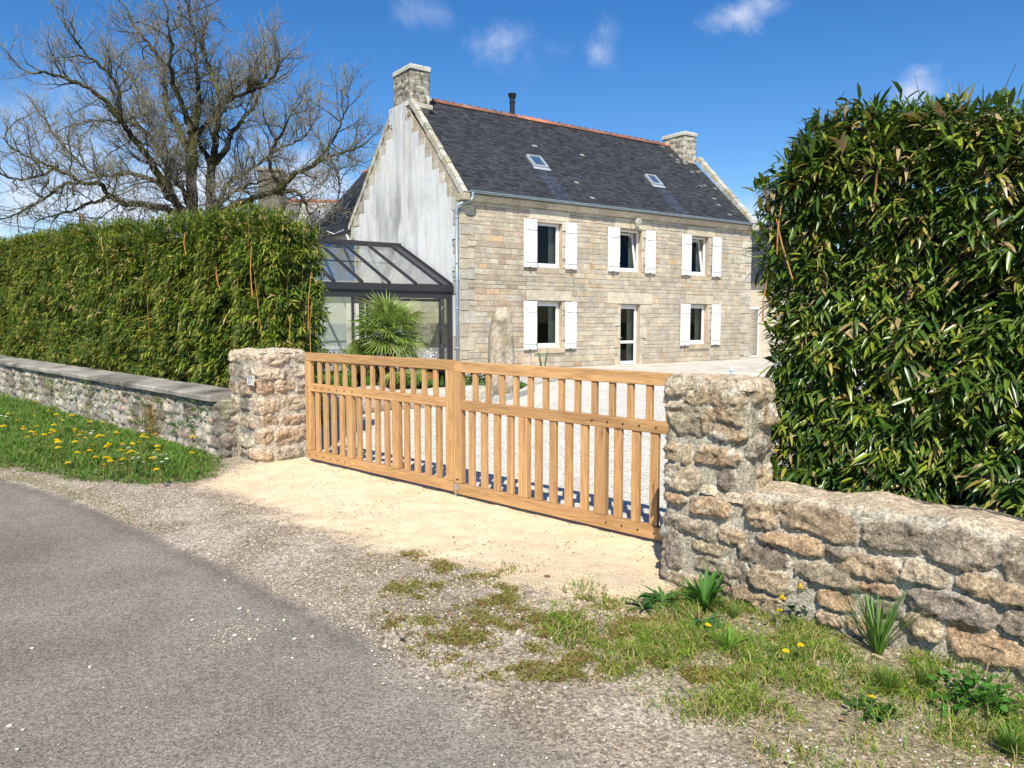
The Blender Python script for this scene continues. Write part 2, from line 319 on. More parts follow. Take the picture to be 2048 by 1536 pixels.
# the rest of the land: one big sheet a little lower
def big_sheet(name,poly,z,mat,col,res=None):
    V=[(x,y,z) for x,y in poly]; o=arrmesh(name,V,[tuple(range(len(V)))],mat,cols=[col]*len(V)); tag(o,kind='structure'); return o
big_sheet('ground',[(-900,-300),(900,-300),(900,1200),(-900,1200)],-.06,m_ground,(.10,.11,.05))
rp=[tuple(p) for p in road_poly]
far_road=[(-60,62),(-12.5,14.6),(-9.9,12.1),(-9.9,1.1),(5.9,1.1),(1.1,.9),(20,-35),(-60,-35)]
big_sheet('road',[(-45,47),(-12.5,14.4),(-10,12.0),(-10,1.0),(1.08,1.0),(20,-35),(-80,-35),(-80,47)],-.02,m_road,(.30,.25,.21))
big_sheet('verge',[(-45,47.2),(-12.5,14.4),(-10,11.9),(-10,17),(-45,52)],-.014,m_ground,(.20,.19,.12))
big_sheet('verge',[(6,1.0),(1.08,1.0),(20,-35),(26,-35),(6,1.5)],-.014,m_ground,(.24,.21,.12))
# yard: from the gate to the house
def poly_grid(name,x0,x1,y0,y1,r,keep,mat,colf,zf,kind='structure'):
    X,Y=fine(x0,x1,y0,y1,r); V=P3(X,Y,zf(X,Y)).reshape(-1,3); F=grid_faces(*X.shape); c=colf(X,Y).reshape(-1,3)
    k=keep(X,Y).ravel()[F].all(1); F=F[k]; u,inv=np.unique(F,return_inverse=True)
    return tag(arrmesh(name,V[u],inv.reshape(F.shape),mat,cols=c[u],smooth=True),kind=kind)
def yc(X,Y):
    n=fn(P3(X,Y)*3,41,4); return mixc((.68,.64,.56),(.84,.80,.71),n)
poly_grid('yard_gravel',-12,20,2.5,40,.1,lambda X,Y:((X-G0[0])*GV[0]+(Y-G0[1])*GV[1])>.25,m_yard,yc,lambda X,Y:-.004+0*X)
lawn_poly=[(.42,17.95),(.2,19.1),(-.6,20.3),(-1.6,21.5),(-5.6,22.7),(-11,21),(-8.6,15.9),(-4.6,11.9),(-3.3,12.2),(-2.8,13.0),(-2.4,13.8),(-1.5,14.4),(-.9,14.9),(-.35,15.6),(.1,16.8)]
poly_grid('lawn',-11,.6,10.8,22.8,.15,lambda X,Y:sd_poly(lawn_poly,X,Y)>0,m_ground,lambda X,Y:mixc((.035,.09,.012),(.06,.12,.02),fn(P3(X,Y)*2,3,3)),lambda X,Y:.12+.28*sst(14.6,13.2,Y)*sst(-1.5,-2.6,X))
# stone terrace along the front of the house
tb=MB(); tp=[(.45,19.2),(1.63,21.4),(4.26,23.6),(7.8,23.0),(12.5,24.5)]
hx=[tuple(hw(u,v)[:2]) for u,v in ((16,.0),(0,.0),(-.2,-1.0))]
poly=tp+hx[:2]+[tuple(hw(-.2,-1)[:2])]
n=len(poly); Vt=[(x,y,.07) for x,y in poly]+[(x,y,-.05) for x,y in poly]
tb.add(Vt,[tuple(range(n))]+[(i,i+n,(i+1)%n+n,(i+1)%n) for i in range(n)],(.60,.555,.48))
terrace=tb.build('terrace',M('terrace_stone',attr=True,rough=.9,noise=[(1.5,4,.85,1.1),(25,3,.85,1.1)],vor=[(1.6,.86,1.08)])); tag(terrace,kind='structure')
# ================================================================ LOOSE STONES, GRASS
def ico():
    bm=bmesh.new(); bmesh.ops.create_icosphere(bm,subdivisions=1,radius=1); V=np.array([v.co[:] for v in bm.verts]); F=np.array([[v.index for v in f.verts] for f in bm.faces]); bm.free(); return V,F
IV,IF=ico()
def pebbles(name,P,S,cols,mat,flat=.55,parent=None):
    n=len(P); jit=1+.35*(rng.random((n,len(IV),1))-.5)
    ang=rng.random(n)*6.28; ca,sa=np.cos(ang),np.sin(ang)
    sh=np.stack([S*(.8+.5*rng.random(n)),S*(.6+.4*rng.random(n)),S*flat*(.7+.5*rng.random(n))],-1)
    v=IV[None]*jit*sh[:,None,:]; x=v[...,0]*ca[:,None]-v[...,1]*sa[:,None]; y=v[...,0]*sa[:,None]+v[...,1]*ca[:,None]
    V=np.stack([x,y,v[...,2]],-1)+P[:,None,:]+np.array([0,0,1])*sh[:,None,2:3]*.35
    F=(IF[None]+(np.arange(n)*len(IV))[:,None,None]).reshape(-1,3)
    return arrmesh(name,V.reshape(-1,3),F,mat,parent,cols=np.repeat(cols,len(IV),0))
def scatter(n,x0,x1,y0,y1,wf):
    X=rng.uniform(x0,x1,n*4); Y=y0+(y1-y0)*rng.random(n*4)**1.5; w=wf(X,Y); k=rng.random(n*4)<w; X=X[k][:n];Y=Y[k][:n]; return X,Y
def gz(X,Y): return ground_h(X,Y)
def wv(X,Y):
    mroad,msand,mgl,mgr,n1,n2,n3,dr=ground_fields(X,Y)
    pat=sst(-.12,.12,fn(P3(X,Y)*1.7+3,51,3)-.5)
    return (1-mroad)*(1-mgl)*(.25+.75*pat)*(1-.6*msand)*(g_v(P3(X,Y))<.2)*(1-.45*mgr)
X,Y=scatter(26000,-7,4,2.3,9.5,wv); pal=np.array([(.58,.55,.48),(.40,.35,.28),(.52,.45,.34),(.25,.22,.19),(.66,.63,.57),(.38,.29,.21)])
S=.0035+.0065*rng.random(len(X))**2.2; cols=pal[rng.integers(0,6,len(X))]*(.8+.35*rng.random((len(X),1)))
o=pebbles('verge_gravel',P3(X,Y,gz(X,Y)),S,cols,m_pebble); tag(o,'pale and brown gravel chips strewn over the roadside verge','gravel',kind='stuff')
def ws(X,Y):
    mroad,msand,mgl,mgr,n1,n2,n3,dr=ground_fields(X,Y); return np.clip(msand+.25*sst(-.9,.2,sd_poly(sand_poly,X,Y)),0,1)*(1-mroad*.9)*(g_v(P3(X,Y))<.35)*(.35+.65*sst(.3,-.1,sd_poly(sand_poly,X,Y)-.25))
X,Y=scatter(24000,-3.6,1.8,3.9,9.3,ws); cols=mixc((.66,.52,.34),(.82,.68,.48),rng.random(len(X)))
o=pebbles('driveway_chippings',P3(X,Y,gz(X,Y)),.0022+.0042*rng.random(len(X))**2,cols,m_pebble); tag(o,'cream coloured crushed stone spread in front of the oak gate','crushed stone',kind='stuff')
# a few pale pebbles lying on the asphalt
for i,(x,y) in enumerate([(-1.964,3.459),(-1.722,4.025),(-1.522,4.185),(-1.467,4.162),(-1.369,4.025),(-1.227,4.018),(-1.233,3.897),(-1.019,3.807),(-1.049,3.555),(-1.998,2.939),(-1.925,2.908),(-1.86,2.77),(-2.362,3.668),(-.629,3.686),(-.404,3.253),(-.381,3.348),(-1.783,4.661),(-1.419,3.82),(-1.325,3.77),(-1.099,3.776)]):
    o=pebbles('pebble',np.array([[0,0,0.]]),np.array([.009+.007*random.random()]),np.array([[.66,.60,.48] if i>2 else [.7,.7,.68]]),m_pebble); o.location=(x,y,-.003)
    tag(o,'small pale pebble lying on the grey asphalt road','pebble','pale pebbles lying on the asphalt')
X=rng.normal(-1.42,.10,160);Y=rng.normal(3.86,.13,160)
X2=rng.uniform(-2.2,.6,260);Y2=rng.uniform(2.7,5,260); k=sd_line(road_poly,X2,Y2)<-.02; X=np.r_[X,X2[k]];Y=np.r_[Y,Y2[k]]
o=pebbles('road_grit',P3(X,Y,-.004),.002+.0035*rng.random(len(X)),mixc((.6,.52,.38),(.8,.7,.5),rng.random(len(X))),m_pebble); tag(o,'cream grit spilled on the asphalt beside the driveway','grit',kind='stuff')
for (x,y,s,c,lb) in ((.22,4.72,.02,(.16,.10,.07),'dark brown lump of stone on the cream driveway near the right pillar'),(-.38,4.06,.024,(.30,.24,.18),'flat tan stone among the moss at the edge of the driveway'),(-.55,3.75,.017,(.03,.03,.028),'small black crumpled scrap lying at the edge of the asphalt'),(.46,4.35,.02,(.13,.08,.06),'reddish brown lump just left of the dark green weeds')):
    o=pebbles('stone',np.array([[0,0,0.]]),np.array([s]),np.array([c]),m_pebble,flat=.6); o.location=(x,y,.002); tag(o,lb,'stone')
def leaves_flat(P,a,L_,W,cols):
    d=np.stack([np.cos(a),np.sin(a),.15*np.sin(a*3)],-1); s=np.stack([-np.sin(a),np.cos(a),0*a],-1); L_=L_[:,None];W=W[:,None]
    V=np.stack([P-d*L_*.5,P+s*W,P+d*L_*.5,P-s*W],1); n=len(P); F=np.arange(n)[:,None]*4+np.arange(4)[None]
    return V.reshape(-1,3),F,np.repeat(cols,4,0)
# grass blades
def blades(name,P,Hh,W,lean,cols,tipc,mat,parent=None,curve=.5):
    n=len(P); a=rng.random(n)*6.283; d=np.stack([np.cos(a),np.sin(a),0*a],-1); s=np.stack([-np.sin(a),np.cos(a),0*a],-1)
    b=rng.random(n)*6.283; f=np.stack([np.cos(b),np.sin(b),0*b],-1)
    Hh=Hh[:,None];W=W[:,None]; lean=lean[:,None]
    p1=P+f*lean*Hh*.35+np.array([0,0,1])*Hh*.55; p2=P+f*lean*Hh*(.9+curve*.4)+np.array([0,0,1])*Hh*(1-.35*lean)
    V=np.stack([P-s*W,P+s*W,p1+s*W*.8,p1-s*W*.8,p2],1).reshape(-1,3)
    T=np.array([[0,1,2],[0,2,3],[3,2,4]]); F=(T[None]+(np.arange(n)*5)[:,None,None]).reshape(-1,3)
    C=np.stack([cols*.75,cols*.75,cols,cols,tipc],1).reshape(-1,3)
    return arrmesh(name,V,F,mat,parent,cols=C)
def wl(X,Y):
    mg=ground_fields(X,Y)[2]; return mg*(g_v(P3(X,Y))<-.62)
X,Y=scatter(52000,-13,-3,7.3,21,wl)
P=P3(X,Y,gz(X,Y)); e=sst(0,.5,sd_poly(grassL_poly,X,Y)); cl=fn(P*3,61,3)
Hh=(.035+.26*e*np.clip(cl-.22,0.05,1))*(.6+.6*rng.random(len(X))); g=mixc((.06,.17,.02),(.19,.33,.045),rng.random(len(X))); dry=rng.random(len(X))<.09; g[dry]=(.35,.30,.12)
o=blades('grass_strip',P,Hh,.0028+.003*rng.random(len(X)),.3+.9*rng.random(len(X)),g,g*1.25,m_grass); tag(o,'lush green grass growing along the foot of the left stone wall','grass',kind='stuff')
def wr(X,Y):
    f=ground_fields(X,Y); pat=sst(-.04,.10,fn(P3(X,Y)*4.6,71,5,.6)-.5+.07*np.exp(-((g_v(P3(X,Y))+.85)/.4)**2)); return f[3]*(.10+.90*pat)*(g_v(P3(X,Y))<-.7)*(1-f[0])
X,Y=scatter(90000,-.9,4,1.6,5.1,wr); P=P3(X,Y,gz(X,Y)); cl=fn(P*4,63,3); n=len(X)
Hh=(.010+.055*sst(.3,.75,cl))*(.6+.8*rng.random(n)); g=mixc((.08,.21,.015),(.32,.42,.045),rng.random(n)); k=rng.random(n)<.33; g[k]=np.array([.50,.40,.18])*(.7+.5*rng.random((k.sum(),1)))
o=blades('verge_grass',P,Hh,.0016+.0016*rng.random(n),.4+1.1*rng.random(n),g,g*1.2,m_grass); tag(o,'short patchy yellow green turf on the verge below the right wall','grass',kind='stuff')
def wm(X,Y):
    f=ground_fields(X,Y); return (1-f[0])*sst(.1,.25,fn(P3(X,Y)*4.5+8,75,4)-.34)*sst(.75,.2,np.abs(sd_poly(sand_poly,X,Y)+.4))*(Y<5.4)*(X>-1.0)*(.12+.8*sst(.47,.60,fn(P3(X,Y)*11,78,3)))+.8*np.exp(-((f[7]-.14)/.1)**2)*(X<-2.6)*(f[2]<.5)*.7
X,Y=scatter(15000,-9,1.4,2.6,11,wm); X2,Y2=scatter(26000,-1.0,1.1,3.3,5.3,wm); X=np.r_[X,X2]; Y=np.r_[Y,Y2]; n=len(X); g=mixc((.17,.20,.03),(.38,.36,.10),rng.random(n)); k=rng.random(n)<.25; g[k]=(.30,.16,.07)
o=blades('verge_moss',P3(X,Y,gz(X,Y)),.010+.022*rng.random(n),.0022+.0022*rng.random(n),.6+1.2*rng.random(n),g,g*1.15,m_grass); tag(o,'olive moss and dry stalks creeping over the gravel by the driveway edge','moss',kind='stuff')
# longer wisps rising from the turf near the wall, and straw litter
n=5200; X=rng.uniform(.2,3.6,n*3); Y=rng.uniform(1.6,4.6,n*3); gv_=g_v(P3(X,Y)); w_=np.exp(-((gv_+.95)/.45)**2)*sst(.45,.6,fn(P3(X,Y)*4.5,81,3)); k=(rng.random(len(X))<w_)&(gv_<-.74); X=X[k];Y=Y[k]; n=len(X); g=mixc((.10,.24,.03),(.26,.38,.06),rng.random(n)); k=rng.random(n)<.25; g[k]=(.52,.44,.22)
o=blades('long_grass',P3(X,Y,gz(X,Y)),.045+.09*rng.random(n)**1.5,.0015+.0013*rng.random(n),.3+.8*rng.random(n),g,g*1.2,m_grass); tag(o,'longer loose grass wisps along the foot of the right wall','grass',kind='stuff')
n=1500; X=rng.uniform(-1.0,3.4,n); Y=rng.uniform(1.8,5.0,n); k=(g_v(P3(X,Y))<-.76)&(ground_fields(X,Y)[0]<.4); X=X[k];Y=Y[k]; n=len(X); a=rng.random(n)*6.28; L_=.012+.03*rng.random(n)
P=P3(X,Y,gz(X,Y)+.008); V,F,C=leaves_flat(P,a,L_,.0012+.0022*rng.random(n),mixc((.34,.20,.11),(.66,.55,.36),rng.random(n)))
o=arrmesh('straw_litter',V,F,m_grass,cols=C); tag(o,'dry straw bits and leaf scraps littering the verge','straw',kind='stuff')
# lawn grass
n=30000; X=rng.uniform(-7,.5,n);Y=rng.uniform(11,22.5,n); k=sd_poly(lawn_poly,X,Y)>.05; X=X[k];Y=Y[k]; n=len(X); g=mixc((.05,.17,.015),(.11,.27,.03),rng.random(n))
o=blades('lawn_grass',P3(X,Y,.11+.28*sst(14.6,13.2,Y)*sst(-1.5,-2.6,X)),.04+.06*rng.random(n),np.full(n,.008),rng.random(n),g,g*1.3,m_grass); tag(o,'bright green lawn grass behind the gate around the palm','grass',kind='stuff')
# ================================================================ RUBBLE WALLS
def stone_field(S,Zz,stones,seed=0,warp=.07):
    """height and colour over a wall face from a list of stones (s,z,a,b,rot,h,col)"""
    H=np.zeros(S.shape); C=np.zeros(S.shape+(3,)); Mk=np.zeros(S.shape)
    w1=(fn(P3(S*6,Zz*6,seed),seed,3)-.5)*warp; w2=(fn(P3(S*6,Zz*6,seed+9),seed+3,3)-.5)*warp; edge=(fn(P3(S*30,Zz*30,1),seed+5,4)-.5)*1.1; rr_=random.Random(seed)
    for (s,z,a,b,rot,h,col) in stones:
        m=(np.abs(S-s)<a*1.35+warp)&(np.abs(Zz-z)<b*1.5+warp+abs(rot)*a)
        if not m.any(): continue
        dx=S[m]+w1[m]-s; dz=Zz[m]+w2[m]-z; c,sn=math.cos(rot),math.sin(rot); x=(dx*c+dz*sn)/a; y=(-dx*sn+dz*c)/b
        q=np.abs(x)**3.4+np.abs(y)**3.0; q=q*(1+edge[m]); pr=np.clip(1-q,0,1)**.16*h*(1-.30*y+rr_.uniform(-.35,.35)*x)
        cur=H[m]; t=pr>cur; H[m]=np.where(t,pr,cur); cc=C[m]; cc[t]=col; C[m]=cc; mk=Mk[m]; mk=np.maximum(mk,sst(0,.25,1-q)); Mk[m]=mk
    return H,C,Mk
GRAN=[(.40,.34,.26),(.46,.37,.26),(.38,.33,.28),(.50,.42,.31),(.34,.28,.23),(.48,.34,.23),(.30,.26,.24),(.44,.40,.34)]
def rect_shell(name,u0,u1,v0,v1,z0,top,res,stones,mat,parent,mortar,seed=0,rad=.04,rough=.012,tint=None,frame=(G0,GU,GV),capover=.0,capr=.045,capcol=None,lean=0,fade=0):
    per=[(u0,v0),(u1,v0),(u1,v1),(u0,v1)]; Lx=u1-u0; Ly=v1-v0; pts=[];ss=[];nr=[]
    s=0
    for i in range(4):
        a=np.array(per[i]);b=np.array(per[(i+1)%4]); Ln=np.linalg.norm(b-a); d=(b-a)/Ln; nn=np.array([d[1],-d[0]])
        rr=res if i!=2 else res*3
        k=max(2,int(Ln/rr)); t=np.arange(k)/k*Ln
        for q in t:
            p=a+d*q; n_=nn.copy()
            if q<rad: f=1-q/rad; pn=per[i-1]; pd=(a-np.array(pn)); pd=pd/np.linalg.norm(pd); n0=np.array([pd[1],-pd[0]]); n_=nn*(1-.5*f)+n0*.5*f; p=p-(nn+n0)*rad*.29*f*f
            if Ln-q<rad: f=1-(Ln-q)/rad; nx=np.array(per[(i+2)%4])-b; nx=nx/np.linalg.norm(nx); n2=np.array([nx[1],-nx[0]]); n_=nn*(1-.5*f)+n2*.5*f; p=p-(nn+n2)*rad*.29*f*f
            pts.append(p); ss.append(s+q); nr.append(n_/np.linalg.norm(n_))
        s+=Ln
    pts=np.array(pts);ss=np.array(ss);nr=np.array(nr); n=len(pts); nzv=max(2,int((max(top(u0),top(u1),top((u0+u1)/2))-z0)/res)); tt=np.linspace(0,1,nzv)
    tp=np.array([top(p[0]) for p in pts]); Zz=z0+tt[None,:]*(tp-z0)[:,None]; S=np.repeat(ss[:,None],nzv,1)
    H,C,Mk=stone_field(S,Zz,stones,seed)
    B=np.stack([np.repeat(pts[:,0:1],nzv,1),np.repeat(pts[:,1:2],nzv,1),Zz],-1)
    nzz=fn(B*9,seed+1,5,.6)-.5; nf=fn(B*40,seed+2,3,.6)-.5; big=fn(B*2.5,seed+7,3)-.5
    rg=1-np.abs(2*fn(B*np.array([7,7,16]),seed+31,4,.55)-1); H=H+nzz*rough*(.5+2.4*Mk)+nf*rough*.9*(.3+Mk)+big*.022+(rg-.8)*rough*1.6*Mk
    H=H-capr*.5*sst(.94,1,tt)[None,:]
    if fade: H=H-.075*sst(fade,0,S)
    W=B.copy(); W[...,0]+=nr[:,0:1]*H; W[...,1]+=nr[:,1:2]*H
    if lean: W[...,1]+=lean*(Zz-z0)
    mo=np.asarray(mortar)*(1+.35*nzz+.3*nf)[...,None]; C=C*(1+.8*nzz+.9*nf)[...,None]
    col=mixc(mo,C,Mk)
    if tint is not None: col=tint(B,col,tt[None,:]+0*Zz)
    O,U_,V__=frame
    def toW(W): return O+W[...,0:1]*U_+W[...,1:2]*V__+W[...,2:3]*np.array([0,0,1])
    Vw=toW(W).reshape(-1,3)
    i=np.arange(n)[:,None]; j=np.arange(nzv-1)[None,:]; a=i*nzv+j; b=((i+1)%n)*nzv+j; Fs=np.stack([a,b,b+1,a+1],-1).reshape(-1,4)
    # cap
    e=capover; xs=np.arange(u0-e,u1+e+1e-6,max(res,.012)); ys=np.arange(v0-e,v1+e+1e-6,max(res,.012)); X,Y=np.meshgrid(xs,ys,indexing='ij')
    d=np.minimum(np.minimum(X-(u0-e),u1+e-X),np.minimum(Y-(v0-e),v1+e-Y)); tz=np.vectorize(top)(X)
    Bc=P3(X,Y,tz); n1=fn(Bc*np.array([5,5,1]),seed+11,4)-.5; n2=fn(Bc*24,seed+12,3)-.5
    Zc=tz+n1*.05+n2*.018-capr*(1-np.sqrt(np.clip(1-(1-np.clip(d/capr,0,1))**2,0,1)))*1.25
    Xw=X+n2*.01; Wc=P3(Xw,Y,Zc)
    if lean: Wc[...,1]+=lean*(Zc-z0)
    cc=mixc(np.asarray(capcol if capcol is not None else mortar),(.50,.41,.30),sst(-.15,.15,n1))*(1+.6*n2)[...,None]
    Fc=grid_faces(*X.shape)+len(Vw)
    return arrmesh(name,np.concatenate([Vw,toW(Wc).reshape(-1,3)]),np.concatenate([Fs,Fc]),mat,parent,cols=np.concatenate([col.reshape(-1,3),cc.reshape(-1,3)]),smooth=True)
def auto_stones(s0,s1,z0,z1,h0,h1,w0,w1,gap,hh,pal,seed,rot=.05,avoid=()):
    r=random.Random(seed); out=[]; z=z0
    while z<z1:
        h=r.uniform(h0,h1); s=s0-r.random()*w0
        while s<s1:
            w=r.uniform(w0,w1); hj=h*r.uniform(.75,1.1)
            cs,cz=s+w/2,z+h/2+r.uniform(-.2,.2)*h
            if not any(abs(cs-a[0])<a[2]+w*.35 and abs(cz-a[1])<a[3]+h*.3 for a in avoid):
                c=np.array(r.choice(pal))*r.uniform(.8,1.15); out.append((cs,cz,w/2-gap/2,hj/2-gap/2,r.gauss(0,rot),r.uniform(*hh),c))
            s+=w
        z+=h
    return out
pinky=[(.37,.28,.185),(.33,.25,.165),(.41,.325,.215),(.25,.205,.155),(.36,.285,.19),(.21,.175,.14),(.38,.265,.165),(.33,.27,.195)]
def seeded(L_,hh,seed,pal,u0):
    r=random.Random(seed); return [(u-u0,z,a*1.11,b*1.14,r.gauss(-.03,.04),r.uniform(*hh),np.array(r.choice(pal))*r.uniform(.8,1.12)) for u,z,a,b in L_]
RW=[(6.2,.567,.205,.081),(6.58,.567,.136,.064),(6.86,.555,.13,.071),(7.12,.56,.1,.073),(6.07,.415,.173,.038),(5.88,.542,.082,.072),(6.45,.398,.157,.054),(6.72,.408,.094,.048),(7.01,.405,.14,.051),(5.9,.309,.149,.049),(6.26,.295,.156,.049),(6.52,.29,.082,.036),(6.84,.274,.164,.061),(7.15,.272,.10,.058),(5.66,.189,.147,.065),(5.96,.192,.117,.055),(6.32,.167,.089,.049),(6.14,.197,.018,.025),(6.73,.157,.081,.057),(6.98,.133,.136,.068),(5.58,.302,.117,.041),(6.42,.058,.063,.036),(5.51,.054,.163,.042),(5.87,.069,.152,.04),(6.28,.055,.066,.037),(6.91,-.009,.076,.027),(7.21,.127,.07,.04),(5.95,-.004,.06,.033),(6.57,.19,.059,.029),(6.32,.443,.07,.019)]
RP=[(5.31,1.222,.075,.062),(5.60,1.205,.20,.085),(5.41,1.03,.145,.075),(5.66,1.06,.09,.04),(5.67,.97,.1,.034),(5.30,.837,.045,.053),(5.41,.83,.024,.058),(5.60,.84,.13,.05),(5.38,.684,.12,.07),(5.67,.705,.058,.058),(5.33,.56,.07,.028),(5.57,.529,.13,.052),(5.44,.397,.165,.036),(5.71,.402,.075,.038),(5.33,.234,.06,.105),(5.53,1.03,.018,.06),(5.58,.30,.11,.04),(5.62,.185,.13,.06),(5.45,.05,.15,.042),(5.75,.07,.09,.04)]
MORT=(.37,.33,.26)
# right pillar
px0,px1,pv0,pv1=5.25,5.79,-.66,-.40
st=seeded(RP,(.018,.034),3,pinky,px0)+auto_stones(.66,1.9,0,1.25,.12,.18,.16,.32,.02,(.014,.03),pinky,5)
topP=lambda u:1.285-.02*(u-5.25)
def tintP(B,c,t):
    d=sst(.45,1,t)*sst(.4,.65,fn(B*7,91,4)); c=mixc(c,(.26,.235,.16),d*.6); k=sst(.62,.72,fn(B*15+4,92,4)); return mixc(c,(.62,.60,.52),k*.5)
t=empty('gate_pillar',tuple(gw(5.54,-.48)));tag(t,'short rough granite pillar at the right end of the oak gate, beside the bamboo','pillar','stone gate pillars')
def under(o,t):
    o.parent=t; o.matrix_parent_inverse=Matrix.Translation(t.location).inverted() if t.rotation_euler.z==0 else (Matrix.Translation(t.location)@t.rotation_euler.to_matrix().to_4x4()).inverted(); return o
under(rect_shell('masonry',px0,px1,-.70,pv1,-.05,topP,.0095,st,m_stone,None,MORT,seed=3,rough=.02,tint=tintP,capover=.012,capr=.05,capcol=(.42,.36,.27)),t)
# right low wall
wst=seeded([q for q in RW if q[0]>5.6],(.022,.042),8,pinky,5.50)+auto_stones(1.72,4.2,0,.66,.11,.17,.22,.42,.02,(.014,.028),pinky,11)
t=empty('garden_wall',tuple(gw(6.8,-.5)));tag(t,'low wall of rough pinkish granite and grey mortar running right below the tall bamboo hedge','wall')
topW=lambda u:.668+.012*math.sin(u*5)+.01*math.sin(u*13)
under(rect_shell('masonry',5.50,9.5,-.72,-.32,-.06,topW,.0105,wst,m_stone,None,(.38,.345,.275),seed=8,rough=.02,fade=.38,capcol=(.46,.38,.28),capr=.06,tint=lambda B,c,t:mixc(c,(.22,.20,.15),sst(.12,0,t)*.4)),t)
# left pillar
LPs=auto_stones(-.1,2.9,.0,1.2,.14,.21,.25,.5,.028,(.012,.026),[(.48,.38,.27),(.44,.33,.23),(.48,.40,.30),(.40,.33,.25),(.50,.41,.30),(.42,.29,.20)],21)
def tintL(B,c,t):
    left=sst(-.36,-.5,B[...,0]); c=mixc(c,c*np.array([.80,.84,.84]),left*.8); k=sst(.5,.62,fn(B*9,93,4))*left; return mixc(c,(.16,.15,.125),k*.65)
t=empty('gate_pillar',tuple(gw(-.66,-.17)));tag(t,'pinkish granite pillar at the left end of the oak gate carrying the house number plate','pillar','stone gate pillars')
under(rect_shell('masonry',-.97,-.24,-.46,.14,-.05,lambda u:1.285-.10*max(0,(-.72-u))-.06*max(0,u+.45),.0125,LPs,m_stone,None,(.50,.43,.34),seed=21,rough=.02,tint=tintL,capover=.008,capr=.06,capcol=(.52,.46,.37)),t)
pillarL=t
o=MB(); o.box(-.075,.075,-.012,0,-.055,.055,(.72,.70,.66),bev=.003); plate=o.build('plate_board',M('enamel_white',(.74,.73,.70),rough=.4))
pl=empty('number_plate',tuple(gw(-.34,-.515,.935)),gA); tag(pl,'small white enamel house number plate reading 37 on the left pillar','number plate'); plate.parent=pl
ob=MB()
for a in ((-.068,.068,.047,.05),(-.068,.068,-.05,-.047)): ob.box(a[0],a[1],-.0145,-.011,a[2],a[3],(.03,.03,.03))
for a in ((-.068,-.065),(.065,.068)): ob.box(a[0],a[1],-.0145,-.011,-.0468,.0468,(.03,.03,.03))
ob.build('border',m_black,pl)
cu=bpy.data.curves.new('digits','FONT'); cu.body='37'; cu.size=.105; cu.extrude=.001; cu.align_x='CENTER'; cu.align_y='CENTER'
tmp=bpy.data.objects.new('tmp',cu); COL.objects.link(tmp); dg=bpy.context.evaluated_depsgraph_get(); me=bpy.data.meshes.new_from_object(tmp.evaluated_get(dg)); bpy.data.objects.remove(tmp); me.materials.clear(); me.materials.append(m_black)
dgt=bpy.data.objects.new('digits',me); link(dgt,pl); dgt.location=(0,-.0135,0); dgt.rotation_euler=(R(90),0,0)
# left low wall with its coping slab
def tintLW(B,c,t):
    n=fn(B*2.2,95,4); c=mixc(c,(.13,.11,.095),sst(.46,.64,fn(B*3.1+7,96,5,.6))*.75); c=mixc(c,(.15,.165,.06),sst(.52,.66,fn(B*2.7+17,196,5,.6))*.6); c=mixc(c,(.56,.53,.45),sst(.55,.7,fn(B*6,97,4))*.55)
    return mixc(c,(.16,.12,.035),np.exp(-((B[...,0]+2.95)/.35)**2)*sst(.42,.62,fn(B*5,98,4))*.85)
lws=auto_stones(0,14.2,.0,.78,.10,.17,.14,.36,.03,(.012,.03),[(.36,.33,.28),(.42,.37,.30),(.30,.28,.25),(.46,.41,.33),(.40,.31,.24)],31,rot=.12)
t=empty('garden_wall',tuple(gw(-7,-.4)));tag(t,'long low mossy rubble wall with flat concrete coping left of the gate below the hedge','wall')
ztop=lambda u:.665-.0062*(u+1.0)
under(rect_shell('masonry',-14,-.85,-.62,-.24,-.25,ztop,.022,[(s,z,a,b,r_,h,c) for s,z,a,b,r_,h,c in lws],m_stone,None,(.36,.34,.29),seed=31,rough=.024,tint=tintLW,capr=.04),t)
us=np.arange(-14,-.98,.03); prof=[(-.68,-.01),(-.70,.0),(-.70,.045),(-.68,.06),(-.45,.078),(-.22,.095),(-.20,.08),(-.2,-.01)]
V=[];C=[]
for u in us:
    for k,(v,z) in enumerate(prof):
        nn=fn(np.array([u*4,v*9,z*9]),101,3)-.5; V.append(gw(u,v+nn*.015*(k<4),ztop(u)+z+nn*.02)); b=.20+.55*(fn(np.array([u*2.2,v*9,2.]),102,5)-.42); b=min(max(b,.06),.42); C.append((b*1.0,b*.94,b*.82))
k=len(prof); F=[(i*k+j,i*k+j+1,(i+1)*k+j+1,(i+1)*k+j) for i in range(len(us)-1) for j in range(k-1)]+[(i*k+k-1,i*k,(i+1)*k,(i+1)*k+k-1) for i in range(len(us)-1)]+[tuple(range(k)),tuple((len(us)-1)*k+j for j in range(k))[::-1]]
under(arrmesh('coping',V,F,m_coping,None,cols=C),t); wallL=t
